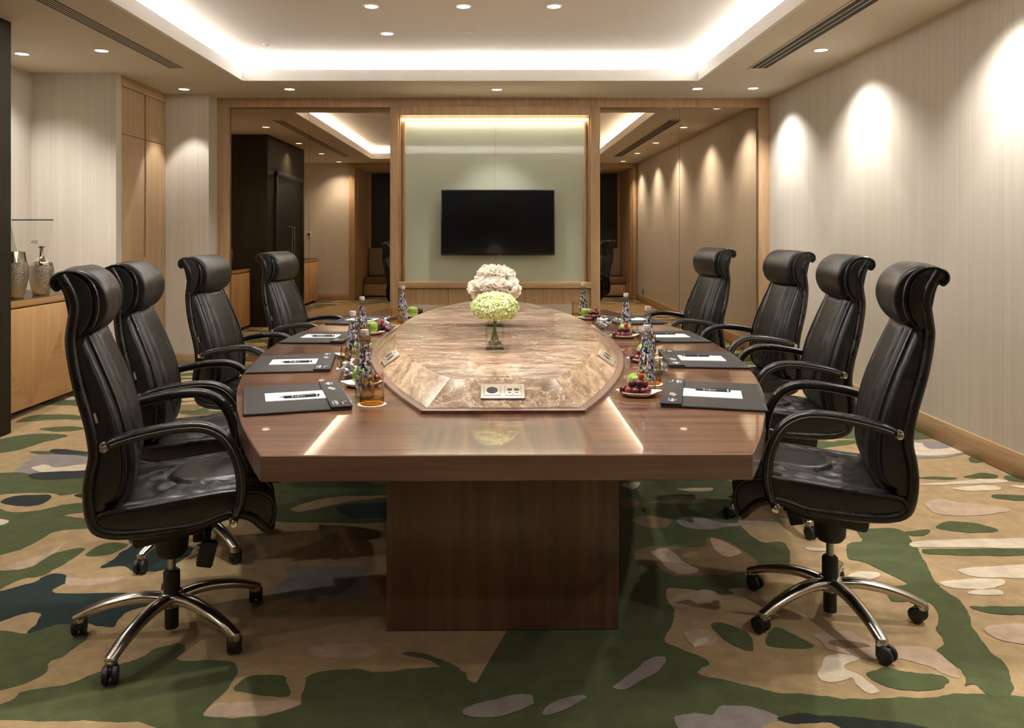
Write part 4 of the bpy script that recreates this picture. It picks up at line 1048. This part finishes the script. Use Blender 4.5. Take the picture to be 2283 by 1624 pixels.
def make_plate():
    m = MB(); k = 64; out = []
    for i in range(k):
        a = 2*PI*i/k; c, s = math.cos(a), math.sin(a)
        rx, ry = .069, .061
        x, y = rx*c, ry*s
        tip = max(0, abs(c)-.86)/.14
        x += math.copysign(.016*tip**1.3, c); y *= (1-.25*tip)
        wv = 1+.035*math.sin(5*a+.5)
        out.append((x*wv, y*wv))
    rs = []
    for s_, z_ in ((.55, 0), (.72, .001), (.90, .009), (1.0, .016), (.99, .0178), (.90, .012), (.72, .0045), (.30, .0038)):
        rs.append([Vector((x*s_, y*s_, z_+(.003*max(0, abs(x)-.055)/.03 if s_ > .85 else 0))) for x, y in out])
    m.rings(rs); o = m.build('leaf_plate', 'ceramic', None, 50); o.location.z = TZ
    return tag(o, 'x', 'plate', 'leaf shaped fruit plates')
def make_apple():
    t = thing('green_apple', 'x', 'apple', (0, 0, TZ+.0068), 0, 'green apples')
    prof = [(.004, .004), (.012, .001), (.022, .002), (.032, .014), (.0365, .030), (.0360, .044), (.030, .058), (.020, .0645), (.010, .0625), (.003, .057)]
    m = MB(); pc = crom([(a, b, 0) for a, b in prof], 4)
    rs = []
    for p in pc: rs.append([Vector((p.x*(1+.035*math.cos(5*a))*math.cos(a), p.x*(1+.035*math.cos(5*a))*math.sin(a), p.y)) for a in [2*PI*k/30 for k in range(30)]])
    m.rings(rs); m.build('flesh', 'apple', t, 60)
    m = MB(); m.tube([(0, 0, .056), (.002, 0, .066), (.006, .002, .074)], .0013, 6); m.build('stalk', 'twig', t)
    return t
def make_grapes(big=True):
    t = thing('grape_bunch', 'x', 'grapes', (0, 0, TZ+.0065), 0, 'red grape bunches')
    spots = [(-.035, -.006, .016), (-.013, -.020, .016), (.015, -.021, .016), (.034, -.003, .016), (-.022, .000, .041), (.004, -.005, .042), (.024, .003, .040), (-.052, .010, .018)]
    r2 = random.Random(5)
    for i, q in enumerate(spots):
        m = MB(); m.ell((0, 0, 0), (.0150, .0150, .0160), 16, 10); o = m.build('grape', 'grape' if i % 3 else 'grape2', t, 80)
        o.location = Vector(q); o.rotation_euler = (r2.random(), r2.random(), 0)
    m = MB(); m.tube([(0, .004, .018), (.002, .006, .045), (.006, .012, .064)], .0014, 6); m.tube([(.001, .005, .03), (-.012, .002, .048)], .001, 6); m.build('stalk', 'stem', t)
    return t
def make_berry():
    t = thing('strawberry', 'x', 'strawberry', (0, 0, TZ), 0, 'strawberries')
    m = MB(); m.lathe([(.001, -.016), (.006, -.013), (.0115, -.002), (.0125, .006), (.009, .011), (.002, .012)], 20); m.build('flesh', 'berry', t, 60)
    m = MB()
    for k in range(7):
        a = 2*PI*k/7; c, s = math.cos(a), math.sin(a)
        i = m.verts([(0, 0, .0135), (.006*c-.003*s, .006*s+.003*c, .0135), (.0135*c, .0135*s, .0155), (.006*c+.003*s, .006*s-.003*c, .0135)]); m.face(i)
    m.tube([(0, 0, .012), (.001, 0, .022)], .0009, 5); m.build('leaves', 'leafg', t)
    return t
def make_bowl():
    m = MB(); m.lathe([(.026, 0), (.028, .003), (.040, .020), (.050, .045), (.054, .060), (.0525, .0605), (.048, .045), (.038, .021), (.024, .006), (.001, .006)], 40, None, True, True)
    o = m.build('glass_bowl', 'clear2'); o.location.z = TZ; return tag(o, 'x', 'bowl', 'clear glass candy bowls')
def make_candy():
    m = MB(); r2 = random.Random(11)
    m.ell((0, 0, 0), (.013, .009, .008), 10, 7)
    for s_ in (-1, 1):
        for k in range(6):
            a = 2*PI*k/6
            p = [(s_*.012, .002*math.cos(a), .002*math.sin(a)), (s_*.012, .002*math.cos(a+1.05), .002*math.sin(a+1.05)),
                 (s_*(.026+.004*r2.random()), .012*math.cos(a+.9), .010*math.sin(a+.9)), (s_*(.025+.004*r2.random()), .012*math.cos(a), .010*math.sin(a))]
            m.face(m.verts(p))
    o = m.build('wrapped_candy', 'foil', None, 25, fix=False); return tag(o, 'x', 'candy', 'silver wrapped candies')

PR = dict(pad=make_pad(), note=make_note(), pen=make_pen(), bottle=make_bottle(), glass=make_glass(), coaster=make_coaster(),
          plate=make_plate(), apple=make_apple(), grapes=make_grapes(), berry=make_berry(), bowl=make_bowl(), candy=make_candy())
USED = set()
def put(k, x, y, label, rz=0, z=None, rx=0, ry=0, sc=1, group=None):
    o = PR[k] if k not in USED else copy_tree(PR[k]); USED.add(k)
    o.location.x, o.location.y = x, y
    if z is not None: o.location.z = z
    o.rotation_euler = (rx, ry, rz)
    if sc != 1: o.scale = (sc, sc, sc)
    o['label'] = label
    if group: o['group'] = group
    return o
# (pad x, y, angle) (bottle) (glass) (plate) per seat, near to far
SET = {
 'L': [((-.724, 2.884, 17.4), (-.475, 2.91), (-.430, 2.79), (-.520, 3.125, 5)),
       ((-.922, 3.655, 8.3), (-.642, 3.60), (-.632, 3.475), (-.692, 3.85, 0)),
       ((-.995, 4.57, -1.5), (-.738, 4.43), (-.714, 4.31), (-.738, 4.735, -5)),
       ((-.905, 5.46, -11), (-.615, 5.33), (-.645, 5.24), (-.585, 5.68, -10))],
 'R': [((.804, 2.94, 165.3), (.583, 3.055), (.618, 3.168), (.532, 2.945, -4)),
       ((.977, 3.77, 174.2), (.7385, 3.84), (.772, 3.965), (.718, 3.84, 0)),
       ((1.008, 4.60, 181), (.773, 4.690), (.776, 4.772), (.745, 4.575, 4)),
       ((.935, 5.49, 190), (.629, 5.66), (.598, 5.735), (.655, 5.56, 8))]}
SET['R'][1] = (SET['R'][1][0], (.7385, 3.84), (.762, 3.972), (.700, 3.72, 0))
side_n = {'L': 'silver vase side', 'R': 'plain wall side'}
for S in 'LR':
    sg = 1 if S == 'L' else -1
    for k, (pad, bo, gl, pl) in enumerate(SET[S]):
        w = f'{side_n[S]}, {ordn[k]}'
        a = R(pad[2]); px, py = pad[0], pad[1]
        def loc(u, v): return (px+u*math.cos(a)-v*math.sin(a), py+u*math.sin(a)+v*math.cos(a))
        put('pad', px, py, f'charcoal leather desk pad, {w}', a)
        q = loc(.0+.002, -.02*sg*0+.005); put('note', q[0], q[1], f'white ruled paper on the desk pad, {w}', a)
        q = loc(.01, -.035 if S == 'L' else -.03)
        if S == 'L': put('pen', q[0], q[1], f'black stylus pen on the paper, {w}', a+R(1))
        else: put('pen', q[0], q[1], f'black stylus pen on the paper, {w}', a+R(180) if k == 0 else a-R(2))
        put('bottle', bo[0], bo[1], f'blue leaf patterned water bottle, {w}', .7+k*1.3+(2 if S == 'R' else 0))
        put('coaster', gl[0], gl[1], f'white coaster under the amber glass, {w}', k)
        put('glass', gl[0], gl[1], f'amber tumbler on a coaster, {w}')
        pr = R(pl[2]); put('plate', pl[0], pl[1], f'white leaf shaped fruit plate, {w}', pr)
        put('apple', pl[0]+((.004 if k < 3 else -.014) if S == 'R' else (.004, .006, .0, -.004)[k]), pl[1]+((.036 if k < 3 else .014) if S == 'R' else .0), f'green apple on the fruit plate, {w}', k*1.1, None, .12, -.08, 1.06)
        gx, gy = (pl[0]-.006, pl[1]-.020) if S == 'R' else ((pl[0]+.0, pl[1]+.046) if k < 2 else (pl[0]+.050, pl[1]+.036) if k == 2 else (pl[0]+.032, pl[1]+.048))
        if S == 'R' and k == 3: gx, gy = pl[0]+.036, pl[1]-.028
        put('grapes', gx, gy, f'red grapes beside the apple, {w}', .1*k if S == 'R' else PI)
        if (S, k) in (('L', 2), ('R', 0), ('R', 2), ('R', 3)): put('berry', gx+.012, gy+.002, f'strawberry resting on the grapes, {w}', 0, TZ+.073, -.5, .2)
BW = [(-.603, 3.315, 'clear bowl of silver candies between third and fourth places, silver vase side'), (-.687, 4.95, 'clear bowl of silver candies between first and second places, silver vase side'),
      (.683, 5.02, 'clear bowl of silver candies between first and second places, plain wall side'), (.690, 3.40, 'clear bowl of silver candies between third and fourth places, plain wall side')]
for x, y, lb in BW:
    put('bowl', x, y, lb)
    r3 = random.Random(int(abs(x)*1000+y*10))
    for i in range(11):
        lay = 0 if i < 4 else (1 if i < 8 else 2)
        a = i*1.7+r3.random(); rr_ = (.020, .026, .012)[lay]
        put('candy', x+rr_*math.cos(a), y+rr_*math.sin(a), 'silver wrapped candy in the bowl'+lb[lb.index('candies')+7:], r3.random()*6, TZ+(.019, .036, .054)[lay], r3.uniform(-.5, .5), r3.uniform(-.6, .6), 1, 'candies '+lb[lb.index('candies')+8:])

# ------------------------------------------------------------------ flowers
IZ = .750+.084+.0005
def glass_vase(name, loc, label, water=True):
    t = thing(name, label, 'vase', loc)
    m = MB(); w, h, tk = .041, .118, .005
    def sq(r, z, n=5):
        out = []
        for cx_, cy_, a0 in ((1, 1, 0), (-1, 1, 90), (-1, -1, 180), (1, -1, 270)):
            for k in range(n):
                a = R(a0+90*k/(n-1)); out.append(Vector((cx_*(r-.005)+.005*math.cos(a), cy_*(r-.005)+.005*math.sin(a), z)))
        return out
    m.rings([sq(w, 0), sq(w, h), sq(w-tk*.6, h+.001), sq(w-tk, h), sq(w-tk, .014), sq(w-tk-.004, .010)]); m.build('glass_vessel', 'clear2', t)
    return t, w-tk
def vase_fill(t, w):
    m = MB(); r2 = random.Random(2)
    for k in range(60): m.ell((r2.uniform(-w+.009, w-.009), r2.uniform(-w+.009, w-.009), .018+r2.random()*.016), (.005, .005, .0045), 7, 5)
    o = m.build('pebbles', 'pebble', t, 60); o['kind'] = 'stuff'
def stems(t, top, n=4):
    for k in range(n):
        a = k*2*PI/n+.4; m = MB()
        m.tube([(.016*math.cos(a), .016*math.sin(a), .040), (.003*math.cos(a+.3), .003*math.sin(a+.3), .085), (.006*math.cos(a+2.6), .006*math.sin(a+2.6), .12), (.03*math.cos(a+2.9), .03*math.sin(a+2.9), top)], .0042, 8)
        m.build('flower_stem', 'stem', t)
vt, w = glass_vase('hydrangea_vase', (0.0, 3.565, IZ), 'square glass vase holding a round green hydrangea bunch, nearer the table front')
vase_fill(vt, w); stems(vt, .16)
r4 = random.Random(21)
def florets(m, cen, rad, n):
    for i in range(n):
        u = r4.random()*2-1; ph = r4.random()*2*PI; s_ = math.sqrt(1-u*u)
        d = Vector((s_*math.cos(ph), s_*math.sin(ph), u))
        if d.z < -.75: continue
        lump = 1+.10*noise.noise(d*3.2)
        c = Vector(cen)+Vector((d.x*rad[0], d.y*rad[1], d.z*rad[2]))*lump*(1-.12*r4.random())
        nrm = (d+Vector((r4.uniform(-.5, .5), r4.uniform(-.5, .5), r4.uniform(-.3, .6)))).normalized()
        a = nrm.orthogonal().normalized(); a.rotate(Matrix.Rotation(r4.random()*PI, 3, nrm)); b = nrm.cross(a)
        sz = r4.uniform(.0032, .0062)
        m.m = r4.choices((0, 1, 2), (5, 5, 2))[0]
        for k in range(4):
            p = a if k == 0 else b if k == 1 else -a if k == 2 else -b; q = nrm.cross(p)
            i_ = m.verts([c, c+p*sz*.6+q*sz*.55+nrm*sz*.15, c+p*sz*1.15+nrm*sz*.28, c+p*sz*.6-q*sz*.55+nrm*sz*.15]); m.face(i_)
m = MB(); florets(m, (0, 0, .185), (.106, .096, .069), 4200)
m.m = 2; m.ell((0, 0, .183), (.085, .078, .052), 20, 12)
m.build('hydrangea_head', ['petal_g', 'petal_c', 'petal_d'], vt, 30, fix=False)
pt, w = glass_vase('peony_vase', (0.0, 4.45, IZ), 'glass vase of full white peonies at the middle of the table')
stems(pt, .22, 5)
def peony(cen, r, seed):
    r5 = random.Random(seed); m = MB(); cen = Vector(cen)
    for k in range(150):
        u = 1-1.75*(k+.5)/150; ph = k*2.39996+r5.uniform(-.3, .3); s_ = math.sqrt(max(0, 1-u*u))
        d = Vector((s_*math.cos(ph), s_*math.sin(ph), u))
        inner = .45+.5*r5.random()
        base = cen+d*r*inner*.55
        side = d.orthogonal().normalized(); side.rotate(Matrix.Rotation(r5.random()*2*PI, 3, d)); up = d.cross(side)
        L_ = r*r5.uniform(.50, .72); wd = L_*r5.uniform(.75, 1.05); bend = r5.uniform(-.5, .7); rows = []
        for i in range(4):
            t_ = i/3; row = []
            for j in range(5):
                v_ = (j-2)/2
                ww = wd*.5*(.35+.75*math.sin(PI*.62*t_+.25))*v_
                ruf = r*.07*math.sin(v_*5+seed+k*1.3)*t_*t_; drop = L_*.22*v_*v_*t_
                row.append(base+d*(L_*t_-drop)+side*ww+up*(bend*L_*t_*t_*.6+.35*wd*v_*v_*.6+ruf))
            rows.append(m.verts(row))
        for a, b in zip(rows, rows[1:]):
            for j in range(4): m.face((a[j], a[j+1], b[j+1], b[j]))
    m.ell(cen, (r*.55, r*.55, r*.55), 14, 9)
    return m.build('peony_bloom', 'petal_w', pt, 80, fix=False)
for i, (x, y, z_, r) in enumerate([(-.088, -.02, .205, .062), (.0, -.075, .220, .066), (.082, -.03, .205, .064), (-.045, .03, .270, .066), (.045, .02, .268, .068), (.0, .08, .215, .062), (.0, -.03, .285, .06)]):
    peony((x, y, z_), r, i+3)
m = MB()
for a in (.6, 2.4, 4.1):
    for k in range(2):
        c, s_ = math.cos(a+k*.4), math.sin(a+k*.4)
        m.face(m.verts([(.01*c, .01*s_, .14), (.04*c-.012*s_, .04*s_+.012*c, .17), (.07*c, .07*s_, .165), (.04*c+.012*s_, .04*s_-.012*c, .165)]))
m.build('leaves', 'leafg', pt, fix=False)

# ------------------------------------------------------------------ render look
w_ = bpy.data.worlds.new('world'); sc.world = w_; w_.use_nodes = True
w_.node_tree.nodes['Background'].inputs[0].default_value = (.02, .02, .02, 1)
sc.view_settings.view_transform = 'Standard'; sc.view_settings.look = 'None'; sc.view_settings.gamma = 1
sc.view_settings.use_curve_mapping = False; sc.view_settings.exposure = EXPO
cy_ = sc.cycles
cy_.caustics_reflective = False; cy_.caustics_refractive = False; cy_.max_bounces = 10; cy_.diffuse_bounces = 5; cy_.glossy_bounces = 6; cy_.transparent_max_bounces = 24
cy_.sample_clamp_indirect = 6; cy_.use_denoising = True
